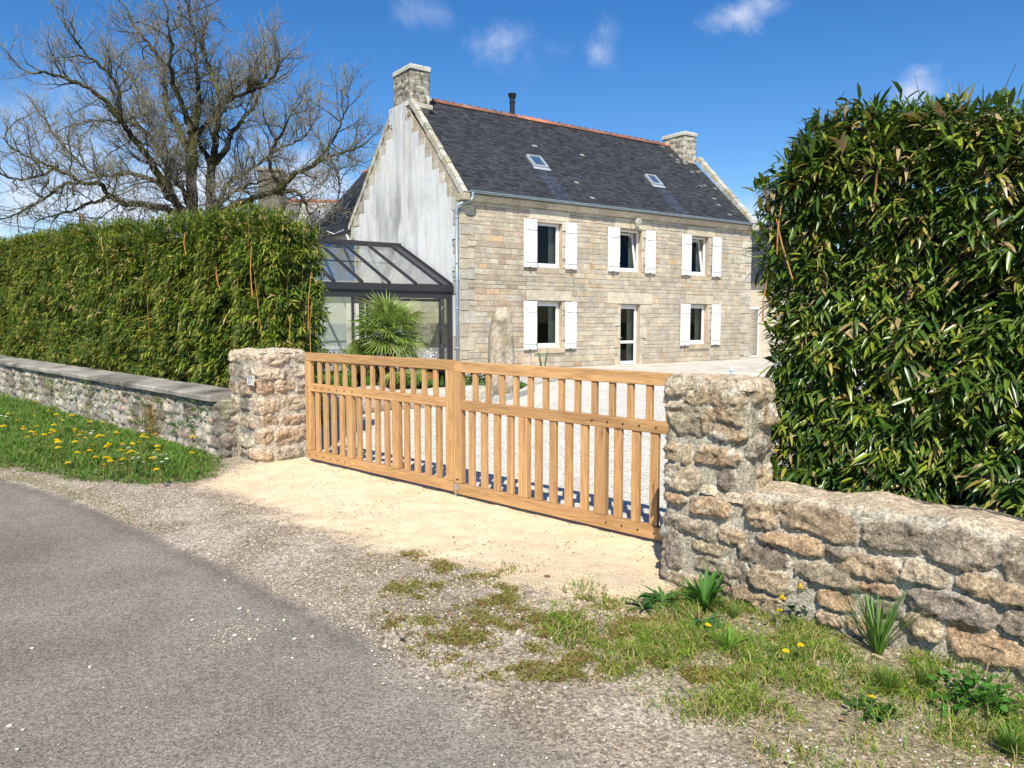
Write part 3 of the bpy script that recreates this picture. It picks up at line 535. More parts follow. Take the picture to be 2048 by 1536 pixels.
# wall plants on the left wall
def leaf_fan(mb,c,n,r,col,up=.5,wd=.4):
    for i in range(n):
        d=rng.normal(size=3); d/=np.linalg.norm(d); d[2]=abs(d[2])*up; s=np.cross(d,rng.normal(size=3)); s/=np.linalg.norm(s); L_=r*(.6+.6*rng.random()); p=c+rng.normal(size=3)*r*.35
        mb.add([p,p+d*L_*.5+s*L_*wd*.5,p+d*L_,p+d*L_*.5-s*L_*wd*.5],[(0,1,2,3)],np.array(col)*(.7+.6*rng.random()))
for i,(u,z,r) in enumerate([(-7.4,.5,.07),(-8.6,.45,.09),(-3.6,.3,.07),(-2.2,.35,.06),(-2.1,.2,.08),(-1.25,.15,.07),(-5.3,.6,.10),(-5.25,.48,.08),(-4.45,.56,.07),(-6.4,.5,.08),(-6.1,.42,.06),(-4.0,.42,.06),(-3.2,.55,.07),(-2.6,.57,.05),(-1.85,.55,.05),(-1.45,.5,.08),(-1.6,.3,.08),(-1.62,.38,.05),(-4.6,.3,.10),(-3.0,.25,.09),(-2.8,.16,.12),(-.82,.03,.06),(-1.2,.55,.06)]):
    mb=MB()
    for k in range(5 if r>.07 else 3): leaf_fan(mb,rng.normal(size=3)*r*np.array([.5,.15,.7]),14,.04,(.10,.20,.03))
    o=mb.build('wall_plant',m_grass); o.location=tuple(gw(u,-.69,z)); tag(o,'small green plant sprouting from the joints of the mossy left wall','plant','plants growing out of the left wall')
mb=MB()
for k in range(900):
    u=rng.normal(-2.95,.22); z=abs(rng.normal(.28,.16)); leaf_fan(mb,gw(u,-.66-.02*rng.random(),min(z,.58)),1,.02,(.20,.14,.03),up=1,wd=.8)
o=mb.build('moss_patch',m_moss); tag(o,'rust brown moss patch hanging on the left wall','moss',kind='stuff')
# ================================================================ GATE
def member(name,x0,x1,y0,y1,z0,z1,mat,parent,bev=.004,loc=None):
    cx,cy,cz=(x0+x1)/2,(y0+y1)/2,(z0+z1)/2; mb=MB(); mb.box(x0-cx,x1-cx,y0-cy,y1-cy,z0-cz,z1-cz,bev=bev)
    o=mb.build(name,mat,parent); o.location=(cx,cy,cz); return o
def dupe(o,parent,loc):
    c=o.copy(); c.parent=parent; c.location=loc; COL.objects.link(c); return c
def gate_leaf(u0,W,zb,label,pegside,hang):
    t=empty('gate_leaf',tuple(gw(u0,0,0)),gA); tag(t,label,'gate','two leaves of the oak gate')
    # y is depth: 0 = street face
    member('top_rail',0,W,-.030,.030,1.158+zb,1.250+zb,m_wh,t)
    member('bottom_rail',0,W,-.034,.034,.040+zb,.135+zb,m_wh,t)
    member('middle_rail',.0975,W-.0975,-.031,.029,.815+zb,.900+zb,m_wh,t)
    member('stile',.0,.1,-.0325,.0305,.1375+zb,1.1555+zb,m_wv,t); member('stile',W-.1,W,-.0325,.0305,.1375+zb,1.1555+zb,m_wv,t)
    iw=W-.2; first=None
    for i in range(13):
        x=.1+iw*(i+1)/14
        if first is None: first=member('upper_slat',x-.026,x+.026,-.018,.014,.90+zb,1.158+zb,m_wv,t,.003)
        else: o=dupe(first,t,(x,first.location[1],first.location[2]))
    first=wide=None
    for i in range(14):
        x=.1+iw*(i+.75)/14.5
        if i in (4,9):
            if wide is None: wide=member('post',x-.05,x+.05,-.0325,.028,.1375+zb,.813+zb,m_wv,t)
            else: dupe(wide,t,(x,wide.location[1],wide.location[2]))
        elif first is None: first=member('lower_slat',x-.035,x+.035,-.020,.012,.135+zb,.815+zb,m_wv,t,.003)
        else: dupe(first,t,(x,first.location[1],first.location[2]))
    # dark pegs
    pm=MB(); pm.tube([(0,0,0),(0,-.006,0)],.0075,8,(.03,.02,.015)); f=None
    def peg(x,z,y):
        nonlocal f
        if f is None: f=pm.build('peg',m_iron,t); f.location=(x,y,z)
        else: dupe(f,t,(x,y,z))
    for i in range(7):
        x=.07+.145*i if pegside<0 else W-.07-.145*i
        peg(x,(.858 if i or pegside>0 else .858)+zb,-.031)
        if i<6: peg(x-.0,.088+zb,-.034)
    if pegside>0: peg(.045,.175+zb,-.0325); peg(.065,.175+zb,-.0325)
    # iron hinge pin on the hanging side
    hm=MB(); hx=-.02 if hang<0 else W+.02
    hm.box(hx-.03,hx+.10 if hang<0 else hx+.03,.031,.037,.84+zb,.88+zb); hm.tube([(hx,.034,.80+zb),(hx,.034,.92+zb)],.014,8); hm.tube([(hx,.034,.86+zb),(hx-.16*(-hang)*-1 if False else hx+(.14 if hang>0 else -.14),.05,.86+zb)],.011,6)
    hm.build('hinge',m_iron,t)
    return t
gl1=gate_leaf(0,2.545,0.0,'left leaf of the light oak gate, hung on the pillar with the house number','x' and -1,-1)
gl2=gate_leaf(2.556,2.545,-.012,'right leaf of the light oak gate, hung behind the right stone pillar',1,1)
mb=MB(); mb.tube([(2.60,-.045,.12),(2.60,-.045,.0),(2.62,-.045,-.02)],.007,6); mb.box(2.575,2.625,-.041,-.035,.06,.12)
db=mb.build('drop_bolt',M('galvanised',(.45,.45,.44),rough=.4,metal=.6),gl2); db.matrix_parent_inverse=Matrix.Translation((-2.556,0,0)); db.location=(0,0,0)
# ================================================================ LEAVES
T8=np.array([0,.3,.3,.3,.68,.68,.68,1.]); S8=np.array([0,-1,0,1,-.85,0,.85,0]); F8=np.array([[0,2,1],[0,3,2],[1,2,5],[1,5,4],[2,3,6],[2,6,5],[4,5,7],[5,6,7]])
T5=np.array([0,.45,.45,.45,1.]); S5=np.array([0,-1,0,1,0]); F5=np.array([[0,2,1],[0,3,2],[1,2,4],[2,3,4]])
def leaves(P,D_,Nm,Ln,Wd,droop,cols,tip,hi=True):
    T,S,F=(T8,S8,F8) if hi else (T5,S5,F5); D_=D_/(np.linalg.norm(D_,axis=1,keepdims=True)+1e-9); sd=np.cross(D_,Nm); sd/=np.linalg.norm(sd,axis=1,keepdims=True)+1e-9; up=np.cross(sd,D_)
    n=len(P);k=len(T); t=T[None,:,None]; s=S[None,:,None]; Ln=Ln[:,None,None]; Wd=Wd[:,None,None]; dr=droop[:,None,None]
    V=P[:,None]+D_[:,None]*t*Ln+sd[:,None]*s*Wd+up[:,None]*(np.abs(s)*Wd*.35)-np.array([0,0,1.])*dr*Ln*t**2
    Fc=(F[None]+(np.arange(n)*k)[:,None,None]).reshape(-1,3)
    tt=np.clip((T-.72)/.28,0,1)[None,:,None]*(tip[:,None,None]); C=cols[:,None]*(1-tt)+np.array([.50,.40,.20])*tt
    C=C*(.9+.1*np.abs(S))[None,:,None]
    return V.reshape(-1,3),Fc,C.reshape(-1,3)
def norm(v): return v/(np.linalg.norm(v,axis=-1,keepdims=True)+1e-9)
# ---- right bamboo hedge (broad glossy leaves), frame G
def hedge_surface_R(n):
    """random nodes on the clipped surface of the right hedge -> position (u,v,z) and outward normal"""
    U0,U1,V0,V1,Z0=5.62,9.6,-.13,1.5,.40; out=[];nr=[]
    P=np.zeros((n,3));Nn=np.zeros((n,3)); r=rng.random(n)
    fr=r<.62; en=(r>=.62)&(r<.76); tp=r>=.76
    k=fr.sum(); u=U0+(U1-U0)*rng.random(k)**1.15; z=Z0+(2.78-Z0)*rng.random(k); P[fr]=np.stack([u,np.full(k,V0),z],-1); Nn[fr]=(0,-1,0)
    k=en.sum(); P[en]=np.stack([np.full(k,U0),V0+(V1-V0)*rng.random(k),Z0+(2.7-Z0)*rng.random(k)],-1); Nn[en]=(-1,0,0)
    k=tp.sum(); P[tp]=np.stack([U0+(U1-U0)*rng.random(k)**1.2,V0+(V1-V0)*rng.random(k)**1.5,np.full(k,2.80)],-1); Nn[tp]=(0,0,1)
    P[:,2]=Z0+(P[:,2]-Z0)*(1-.075*np.clip(P[:,0]-6.0,0,2.2))
    # rounded shoulders
    du=P[:,0]-U0; rz=np.clip((P[:,2]-2.3)/.5,0,1); P[:,0]+=.20*rz**2*(en)+.10*rz**2*fr*(du<.3); P[:,2]-=.20*np.clip(1-du/.5,0,1)**2*tp; Nn=norm(Nn+rz[:,None]*np.array([0,0,.8])+np.clip(1-du/.3,0,1)[:,None]*np.array([-.8,0,0]))
    b=(fn(P*np.array([3.0,3.0,4.2]),111,4)-.5); P+=Nn*(b*.42)[:,None]
    P[:,0]+=.10*sst(1.1,.5,P[:,2])*(en|(du<.3))      # foot of the hedge steps back
    k=rng.random(n)<np.clip(1.2+3.4*b,.22,1)
    return P[k],Nn[k],b[k]
def toG(P): return G0+P[...,0:1]*GU+P[...,1:2]*GV+P[...,2:3]*np.array([0,0,1.])
def dirG(D_): return D_[...,0:1]*GU+D_[...,1:2]*GV+D_[...,2:3]*np.array([0,0,1.])
def clusters(P,Nn,per,spread,down,lmin,lmax,wr,depth,colf,tipf,hi,az=None):
    n=len(P); P=np.repeat(P,per,0); N2=np.repeat(Nn,per,0); m=len(P)
    inward=np.repeat(rng.random(n)**1.6*depth,per); P=P-N2*inward[:,None]+rng.normal(size=(m,3))*.018
    side=norm(np.cross(N2,np.array([0,0,1.])+rng.normal(size=(m,3))*.15))
    a=np.repeat(rng.normal(size=n)*.55,per)+rng.normal(size=m)*spread; dn=np.repeat(rng.normal(down,.25,n),per)+rng.normal(size=m)*.28
    Dd=norm(N2*(.75)+side*np.sin(a)[:,None]*1.1-np.array([0,0,1.])*dn[:,None]+rng.normal(size=(m,3))*.12)
    up=norm(np.array([0,0,1.])+N2*.5+rng.normal(size=(m,3))*.35)
    Ln=lmin+(lmax-lmin)*rng.random(m)**1.5; cols=colf(n,per,inward/depth); return P,Dd,up,Ln,Ln*wr*(.8+.4*rng.random(m)),rng.uniform(.05,.5,m),cols,tipf(m)
def colR(n,per,dp):
    g=mixc((.028,.075,.012),(.12,.20,.022),rng.random(n)**1.2); y=rng.random(n); g[y<.24]=np.array([.22,.28,.03]); g[y<.07]=np.array([.36,.30,.07]); g[y>.95]=(.40,.30,.15)
    g=np.repeat(g,per,0)*(.75+.5*rng.random((n*per,1))); return g
P,Nn,b=hedge_surface_R(20000)
a=clusters(P,Nn,6,.9,.35,.035,.125,.10,.32,colR,lambda m:(rng.random(m)<.3)*rng.random(m),True)
V1,F1,C1=leaves(toG(a[0]),dirG(a[1]),dirG(a[2]),*a[3:7],a[7])
# taller sprigs standing out of the top and the left end
P,Nn,b=hedge_surface_R(1500); k=(P[:,2]>2.45-.1*np.clip(P[:,0]-6,0,2))|(P[:,0]<5.75); P=P[k];Nn=Nn[k]; P=P+Nn*.07*rng.random((len(P),1))
a=clusters(P,norm(Nn+np.array([0,0,.7])),5,.6,-.35,.08,.15,.10,.05,colR,lambda m:(rng.random(m)<.3)*rng.random(m),True)
V2,F2,C2=leaves(toG(a[0]),dirG(a[1]),dirG(a[2]),*a[3:7],a[7])
hr=empty('bamboo_hedge',tuple(gw(7,.5)));tag(hr,'tall dark green bamboo hedge with broad glossy leaves behind the right wall','hedge')
under(arrmesh('foliage',np.concatenate([V1,V2]),np.concatenate([F1,F2+len(V1)]),m_leafR,cols=np.concatenate([C1,C2])),hr)
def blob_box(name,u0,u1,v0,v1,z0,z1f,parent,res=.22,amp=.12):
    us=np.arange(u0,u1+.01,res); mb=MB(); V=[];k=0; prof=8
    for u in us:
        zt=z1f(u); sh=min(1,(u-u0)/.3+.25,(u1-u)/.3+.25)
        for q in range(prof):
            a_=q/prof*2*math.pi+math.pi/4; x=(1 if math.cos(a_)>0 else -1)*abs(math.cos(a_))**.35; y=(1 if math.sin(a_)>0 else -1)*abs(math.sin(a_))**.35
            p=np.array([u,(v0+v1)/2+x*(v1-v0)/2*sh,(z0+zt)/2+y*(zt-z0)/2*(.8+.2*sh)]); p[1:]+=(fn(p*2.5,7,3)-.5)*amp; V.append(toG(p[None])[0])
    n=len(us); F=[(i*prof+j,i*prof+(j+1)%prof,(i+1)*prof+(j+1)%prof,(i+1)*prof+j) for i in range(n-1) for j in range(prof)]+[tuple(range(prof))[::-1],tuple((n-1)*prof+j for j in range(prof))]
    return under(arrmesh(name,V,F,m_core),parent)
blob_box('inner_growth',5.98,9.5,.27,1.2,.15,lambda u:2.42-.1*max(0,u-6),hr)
mb=MB()
for i in range(70):
    u=rng.uniform(5.7,9.3); v=rng.uniform(.08,.9); p0=np.array([u,v,0]); l=rng.normal(size=2)*.10; zt=rng.uniform(2.2,2.75)
    pts=toG(np.array([[u,v,-.05],[u+l[0]*.3,v+l[1]*.3,zt*.5],[u+l[0],v+l[1],zt]])); mb.tube(pts,[.008,.007,.003],5,mixc((.10,.11,.03),(.40,.19,.05),rng.random(1))[0])
for (u,z0,z1,lean) in ((5.80,1.85,2.25,-.12),(5.70,2.0,2.3,.02),(6.25,2.3,2.5,.03),(5.62,1.6,1.85,.02)):
    pts=toG(np.array([[u,-.22,z0],[u+lean*.5,-.24,(z0+z1)/2],[u+lean,-.22,z1]])); mb.tube(pts,[.005,.0045,.003],6,(.42,.22,.08))
for i in range(9):
    u=rng.uniform(5.7,8); z=rng.uniform(2.75,2.9); d=rng.normal(size=2)*.1; pts=toG(np.array([[u,rng.uniform(-.1,.5),z-.3],[u+d[0]*.5,.1,z-.05],[u+d[0],.1+d[1],z+rng.uniform(.0,.07)]])); mb.tube(pts,[.003,.002,.0012],4,(.30,.22,.12))
under(mb.build('canes',m_cane),hr)
# ---- left bamboo hedge (narrow yellow-green leaves)
def topL(u): return np.interp(u,[-19,-13.8,-8.3,-4.7,-2.6,-1.45,-.95,-.6],[3.58,3.50,3.30,3.13,3.02,2.98,2.90,2.70])
def hedge_surface_L(n):
    U0,U1,V0,V1=-17.5,-.78,.05,.70; P=np.zeros((n,3));Nn=np.zeros((n,3)); r=rng.random(n); fr=r<.72; en=(r>=.72)&(r<.82); tp=r>=.82
    k=fr.sum(); u=U1-(U1-U0)*rng.random(k)**1.12; z=.74+(topL(u)-.74)*rng.random(k); P[fr]=np.stack([u,np.full(k,V0),z],-1); Nn[fr]=(0,-1,0)
    k=en.sum(); P[en]=np.stack([np.full(k,U1),V0+(V1-V0)*rng.random(k),.3+2.5*rng.random(k)],-1); Nn[en]=(1,0,0)
    k=tp.sum(); u=U1-(U1-U0)*rng.random(k)**1.15; P[tp]=np.stack([u,V0+(V1-V0)*rng.random(k)**1.4,topL(u)],-1); Nn[tp]=(0,0,1)
    du=U1-P[:,0]; zt=topL(P[:,0]); rz=np.clip((P[:,2]-zt+.45)/.45,0,1); P[:,2]-=.12*np.clip(1-du/.5,0,1)**2*tp; P[:,1]+=.16*rz**2*fr; P[:,0]-=.20*rz**2*en
    Nn=norm(Nn+rz[:,None]*np.array([0,0,.9])+np.clip(1-du/.25,0,1)[:,None]*np.array([.8,0,0])*fr[:,None])
    b=fn(P*np.array([2.0,2.0,2.8]),121,4)-.5; P+=Nn*(b*.50)[:,None]; k=rng.random(n)<np.clip(1.25+3.2*b,.25,1); return P[k],Nn[k],b[k]
def colL(n,per,dp):
    g=mixc((.040,.100,.010),(.27,.33,.03),rng.random(n)**1.35); y=rng.random(n); g[y<.14]=(.36,.32,.07); g[y<.035]=(.46,.36,.16); g[y>.93]=(.035,.10,.015)
    return np.repeat(g,per,0)*(.7+.6*rng.random((n*per,1)))
P,Nn,b=hedge_surface_L(30000)
a=clusters(P,Nn,5,.75,.35,.055,.14,.105,.30,colL,lambda m:(rng.random(m)<.15)*rng.random(m),False)
V1,F1,C1=leaves(toG(a[0]),dirG(a[1]),dirG(a[2]),*a[3:7],a[7],hi=False)
P,Nn,b=hedge_surface_L(7000); k=(P[:,2]>topL(P[:,0])-.15)|(P[:,0]>-.75); P=P[k];Nn=Nn[k]; P=P+Nn*.08*rng.random((len(P),1))
a=clusters(P,norm(Nn+np.array([0,0,.8])),5,.6,-.4,.06,.12,.08,.04,colL,lambda m:(rng.random(m)<.15)*rng.random(m),False)
V2,F2,C2=leaves(toG(a[0]),dirG(a[1]),dirG(a[2]),*a[3:7],a[7],hi=False)
hl=empty('bamboo_hedge',tuple(gw(-7,.7)));tag(hl,'long yellow green bamboo hedge with narrow leaves behind the left wall','hedge')
under(arrmesh('foliage',np.concatenate([V1,V2]),np.concatenate([F1,F2+len(V1)]),m_leafL,cols=np.concatenate([C1,C2])),hl)
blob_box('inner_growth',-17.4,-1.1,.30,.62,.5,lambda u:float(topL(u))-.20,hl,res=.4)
mb=MB()
for i in range(110):
    u=-.95-13*rng.random()**1.6; v=rng.uniform(.1,.65); l=rng.normal(size=2)*.12; zt=float(topL(u))-rng.uniform(.0,.4)
    mb.tube(toG(np.array([[u,v,-.05],[u+l[0]*.3,v+l[1]*.3,zt*.5],[u+l[0],v+l[1],zt]])),[.009,.008,.003],5,mixc((.12,.12,.03),(.45,.2,.05),rng.random(1))[0])
for (u,v,z0,z1,lean,r_) in ((-.98,-.06,1.9,2.5,.01,.006),(-.70,.55,1.2,1.9,.06,.005),(-.66,.5,1.5,2.2,.10,.005),(-2.7,-.12,2.5,2.8,-.01,.006),(-5.9,-.12,2.75,3.0,-.04,.008),(-1.75,-.1,2.0,2.3,-.10,.005),(-.75,.3,1.3,1.7,.05,.005)):
    mb.tube(toG(np.array([[u,v-.08,z0],[u+lean*.5,v-.1,(z0+z1)/2],[u+lean,v-.08,z1]])),[r_,r_*.9,r_*.7],6,(.55,.27,.07))
under(mb.build('canes',m_cane),hl)
# ================================================================ VERGE PLANTS AND FLOWERS
def strap_plant(name,loc,n,L0,L1,W,spread,col,label,cat='plant',curve=.8,seg=6,up=1.0,wmid=.5,seed=0,group=None):
    r=np.random.default_rng(seed); V=[];F=[];C=[]
    for i in range(n):
        a=r.uniform(0,6.283); Ln=r.uniform(L0,L1); el=r.uniform(.25,1)*up; out=np.array([math.cos(a),math.sin(a),0]); sd=np.array([-out[1],out[0],0]); p=out*r.random()*.02+np.array([0,0,.0]); th=math.radians(90)-(1-el)*spread-.15*r.random()
        c=np.array(col)*(.65+.7*r.random()); b=len(V); cv=curve*r.uniform(.4,1.4)
        for k in range(seg+1):
            t=k/seg; w=W*(math.sin(math.pi*min(1,t*.92+.06))**.7)*(1 if t<1 else .05); nn=np.array([0,0,1.])*math.cos(th)-out*math.sin(th)
            V+= [p-sd*w,p+nn*(-w*.35),p+sd*w]; C+=[c*(1+.15*t)]*3
            p=p+(out*math.cos(th)+np.array([0,0,1])*math.sin(th))*Ln/seg; th-=cv/seg
        for k in range(seg):
            q=b+k*3; F+=[(q,q+3,q+4,q+1),(q+1,q+4,q+5,q+2)]
    o=arrmesh(name,V,F,m_grass,cols=C,smooth=True); o.location=(loc[0],loc[1],float(gz(np.array([loc[0]]),np.array([loc[1]]))[0])); tag(o,label,cat,group); return o
strap_plant('plantain_plant',(1.08,4.19),46,.13,.25,.0125,1.1,(.07,.19,.025),'leafy dark green plantain rosette with upright pointed leaves against the right pillar foot',seed=1,curve=.7)
strap_plant('plantain_plant',(.86,4.26),40,.10,.19,.011,1.35,(.06,.16,.03),'sprawling dark green weed with drooping leaves at the edge of the cream driveway',seed=2,curve=1.5,up=.7)
strap_plant('plantain_plant',(.74,4.18),18,.08,.14,.009,1.35,(.045,.12,.025),'smaller sprawling green weed at the left end of the weed clump by the driveway',seed=12,curve=1.5,up=.6)
strap_plant('plantain_plant',(1.02,3.98),12,.08,.13,.009,1.5,(.07,.16,.05),'low weed with grey green leaves just in front of the plantain rosette',seed=13,curve=1.2,up=.5)
strap_plant('grass_tuft',(1.06,3.64),60,.09,.17,.0028,1.2,(.16,.30,.04),'bright light green grass tuft spraying outwards in the middle of the right verge','grass tuft',seed=3,curve=.9)
strap_plant('tall_grass',(1.77,3.60),100,.12,.42,.0034,.55,(.12,.24,.04),'tallest grass clump with long upright blades against the right wall','grass tuft',seed=4,curve=.45)
strap_plant('grass_tuft',(1.62,3.20),160,.07,.16,.0016,.7,(.12,.20,.03),'fine dense grass tuft in front of the tall grass clump','grass tuft',seed=5,curve=.4)
strap_plant('grass_tuft',(1.80,3.23),110,.07,.15,.0015,.6,(.12,.19,.03),'fine upright grass tuft to the right of the dense tuft below the wall','grass tuft',seed=6,curve=.4)
strap_plant('grass_tuft',(1.85,2.72),240,.06,.14,.0018,.9,(.12,.22,.03),'thick green grass tuft in the bottom right corner of the verge','grass tuft',seed=7,curve=.6)
strap_plant('grass_tuft',(1.98,3.0),90,.06,.14,.002,.9,(.09,.17,.03),'grass tuft at the foot of the right wall nearest the camera','grass tuft',seed=17,curve=.6)
strap_plant('grass_tuft',(1.20,4.05),60,.05,.10,.0018,.8,(.12,.20,.04),'thin grass tuft at the wall foot right of the plantain rosette','grass tuft',seed=9,curve=.4)
strap_plant('reed',tuple(hw(.4,-3.6)[:2]),5,.75,1.25,.014,.25,(.05,.16,.05),'thin green reed leaves standing before the tall granite standing stone','plant',seed=8,curve=.3)
def leafy(name,loc,n,r,col,label,lf=.035,h=.06,seed=0):
    g=np.random.default_rng(seed); P=g.normal(size=(n,3))*np.array([r,r,0])*.6; P[:,2]=g.random(n)*h; D_=norm(np.stack([P[:,0],P[:,1],0*P[:,0]+.02],-1)+g.normal(size=(n,3))*.04+np.array([0,0,.02])); c=np.array(col)*(.6+.8*g.random((n,1)))
    V,F,C=leaves(P,D_,norm(np.array([0,0,1.])+g.normal(size=(n,3))*.3),lf*(.7+.6*g.random(n)),lf*.3*(.8+.4*g.random(n)),g.random(n)*.4,c,np.zeros(n))
    o=arrmesh(name,V,F,m_grass,cols=C); o.location=(*loc,.005); tag(o,label,'plant'); return o
leafy('dandelion_plant',(1.56,4.10),260,.13,(.035,.10,.02),'dark green dandelion plant with three yellow flowers above it at the right wall foot',.045,.09,1)
leafy('dandelion_plant',(.98,3.86),50,.06,(.06,.15,.03),'small flat dandelion leaves around the single flower by the plantain',.04,.03,2)
leafy('clover_plant',(1.30,3.46),120,.13,(.06,.15,.03),'small leafy weeds around the two low dandelions in the right verge',.02,.03,3)
leafy('nettle_plant',(1.93,3.10),230,.12,(.07,.20,.025),'bright green leafy weed at the foot of the right wall near the picture edge',.04,.08,4)
leafy('dandelion_plant',(1.475,3.03),60,.07,(.06,.14,.03),'flat rosette under the dandelion flower nearest the camera',.04,.02,5)
# dandelion: stem and head
def dandelion_mesh(seed,h):
    g=np.random.default_rng(seed); mb=MB(); tilt=g.normal(size=2)*.02
    mb.tube([(0,0,0),(tilt[0]*.4,tilt[1]*.4,h*.5),(tilt[0],tilt[1],h)],[.0022,.002,.0018],5,(.20,.20,.06)); c=np.array([tilt[0],tilt[1],h])
    for ring,(m,r_,zz) in enumerate(((22,.021,.002),(18,.015,.006),(12,.009,.009))):
        for i in range(m):
            a=i/m*6.283+ring*.2; o=np.array([math.cos(a),math.sin(a),0]); s=np.array([-o[1],o[0],0]); mb.add([c+o*.002,c+o*r_*.6+s*.0025+[0,0,zz],c+o*r_*(.9+.2*g.random())+[0,0,zz*.8],c+o*r_*.6-s*.0025+[0,0,zz]],[(0,1,2,3)],(.82,.62,.015))
    me=mb.build('dandelion',m_flower); return me
dm=[dandelion_mesh(i,h) for i,h in enumerate((.11,.14,.09))]
DAND=[(-8.251,13.303),(-7.803,12.373),(-6.861,10.947),(-6.764,11.226),(-6.143,10.307),(-5.982,9.992),(-6.022,10.224),(-6.349,9.684),(-6.192,9.61),(-6.203,9.716),(-6.153,9.305),(-5.889,9.324),(-5.696,9.037),(-5.661,9.065),(-5.626,9.112),(-5.693,8.872),(-5.557,8.766),(-5.661,9.344),(-5.502,9.083),(-5.326,8.783),(-5.258,8.792),(-5.03,8.453),(-4.765,8.042),(-5.48,9.526),(-6.06,10.554),(-5.406,9.716),(-5.226,9.374),(-5.234,9.226),(-5.047,8.828),(-4.878,8.527),(-4.892,8.636),(-4.784,8.494),(-4.615,8.341),(-4.5,8.079),(-4.358,8.042),(-4.374,8.17),(-4.22,7.723),(-5.247,9.631),(-4.796,8.926),(-4.744,8.696),(-4.712,8.696),(-4.764,9.131),(-4.242,8.064),(-4.209,8.079),(-4.066,7.675),(-4.002,7.602),(-3.977,7.615),(-4.003,7.427),(-4.113,7.635),(-4.121,8.154),(-3.934,7.757),(-3.922,7.812),(-3.769,7.44),(-4.45,9.112),(-4.293,8.81),(-4.335,8.99),(-4.262,8.899),(-4.157,8.881),(-3.87,8.005),(-3.797,8.102),(-3.72,7.969),(-3.466,7.272),(-3.371,7.242),(-4.977,10.072),(-3.555,8.429),(-3.358,7.991),(-6.01,10.947),(-4.343,7.523),(-4.446,7.622),(-7.311,11.085)]
first=True
def place_flower(src,loc,label,group,scale,used=[set()]):
    if src.name in used[0]: o=src.copy(); COL.objects.link(o)
    else: o=src; used[0].add(src.name)
    o.location=loc; o.rotation_euler=(random.uniform(-.25,.1),random.uniform(-.2,.2),random.uniform(0,6)); o.scale=(scale,)*3; tag(o,label,'dandelion' if 'andelion' in label else 'daisy',group); return o
for i,(x,y) in enumerate(DAND):
    place_flower(dm[i%3],(x,y,float(gz(np.array([x]),np.array([y]))[0])+.05),'yellow dandelion flower in the grass strip below the left wall','dandelions in the grass by the left wall',random.uniform(1.5,2.0))
for (x,y,z,lb) in ((1.365,3.842,.2,'left one of the three dandelion flowers at the right wall foot'),(1.412,3.805,.25,'highest dandelion flower at the right wall foot, on a tall stem'),(1.405,3.842,.12,'lowest of the three dandelion flowers at the right wall foot'),(.984,3.775,.08,'single dandelion flower just below the plantain rosette'),(1.252,3.411,.1,'left one of two small dandelion flowers in the middle of the right verge'),(1.343,3.475,.1,'right one of two small dandelion flowers in the middle of the right verge'),(1.475,3.041,.06,'dandelion flower nearest the camera on the right verge')):
    o=place_flower(dm[2],(x,y,0),lb,None,1.0); o.scale=(.85,.85,max(.6,z/.09))
mb=MB(); mb.tube([(0,0,0),(0,0,.075)],.0012,4,(.15,.2,.05))
for i in range(14):
    a=i/14*6.283; o=np.array([math.cos(a),math.sin(a),0]); s=np.array([-o[1],o[0],0]); c=np.array([0,0,.075]); mb.add([c+o*.003,c+o*.009+s*.0028,c+o*.015,c+o*.009-s*.0028],[(0,1,2,3)],(.85,.85,.85))
for i in range(8):
    a=i/8*6.283; mb.add([(0,0,.079),(.004*math.cos(a),.004*math.sin(a),.0765),(.004*math.cos(a+.8),.004*math.sin(a+.8),.0765)],[(0,1,2)],(.8,.6,.05))
dz=mb.build('daisy',m_flower)
for i,(x,y) in enumerate([(-7.642,11.413),(-7.51,11.313),(-7.537,11.456),(-5.256,9.526),(-5.304,9.658),(-5.431,9.627),(-4.958,8.87),(-4.375,8.509),(-4.199,8.398),(-3.977,8.002),(-3.888,7.807),(-3.929,7.931),(-4.004,8.125),(-3.876,7.931),(-3.72,7.66),(-3.837,7.931),(-3.75,7.564),(-3.783,8.002),(-3.79,8.059),(-3.634,7.78),(-3.591,7.713),(-3.655,7.896),(-3.535,7.551),(-3.702,8.059),(-3.682,8.088),(-3.545,7.828),(-3.593,7.862),(-3.51,7.564),(-3.556,7.693),(-3.685,7.862),(-3.801,7.377)]):
    place_flower(dz,(x,y,.10),'white daisy in the grass strip below the left wall','white daisies in the grass by the left wall',random.uniform(1.2,1.7))
# dead leaves on the verge
for i,(x,y,c,lb) in enumerate(((-5.6,8.35,(.5,.33,.2),'tan dead leaf on the grass edge at the far left'),(.56,3.78,(.62,.48,.27),'pale bamboo leaf lying on the verge left of the plantain'),(1.33,2.93,(.55,.28,.14),'orange brown dead leaf near the nearest dandelion'),(.98,2.66,(.65,.55,.4),'pale dry leaf on bare soil at the bottom of the verge'),(1.02,3.66,(.6,.53,.44),'grey curled dead leaf beside the bright grass tuft'),(1.76,3.52,(.66,.5,.32),'dry tan leaf at the root of the tall grass clump'),(-4.05,7.22,(.62,.57,.5),'whitish curled leaf at the edge of the grass strip'))):
    mb=MB(); L_=.05; 
    for k in range(4):
        t0,t1=k/4,(k+1)/4; w=lambda t:.011*math.sin(math.pi*min(.97,max(.05,t))); z=lambda t:.006+.008*math.sin(3*t+i)
        mb.add([(t0*L_,-w(t0),z(t0)+.004),(t1*L_,-w(t1),z(t1)+.004),(t1*L_,w(t1),z(t1)),(t0*L_,w(t0),z(t0))],[(0,1,2,3)],c)
    o=mb.build('dead_leaf',m_flower); o.location=(x,y,.012); o.rotation_euler=(.3,.1,random.uniform(0,3)); tag(o,lb,'leaf')
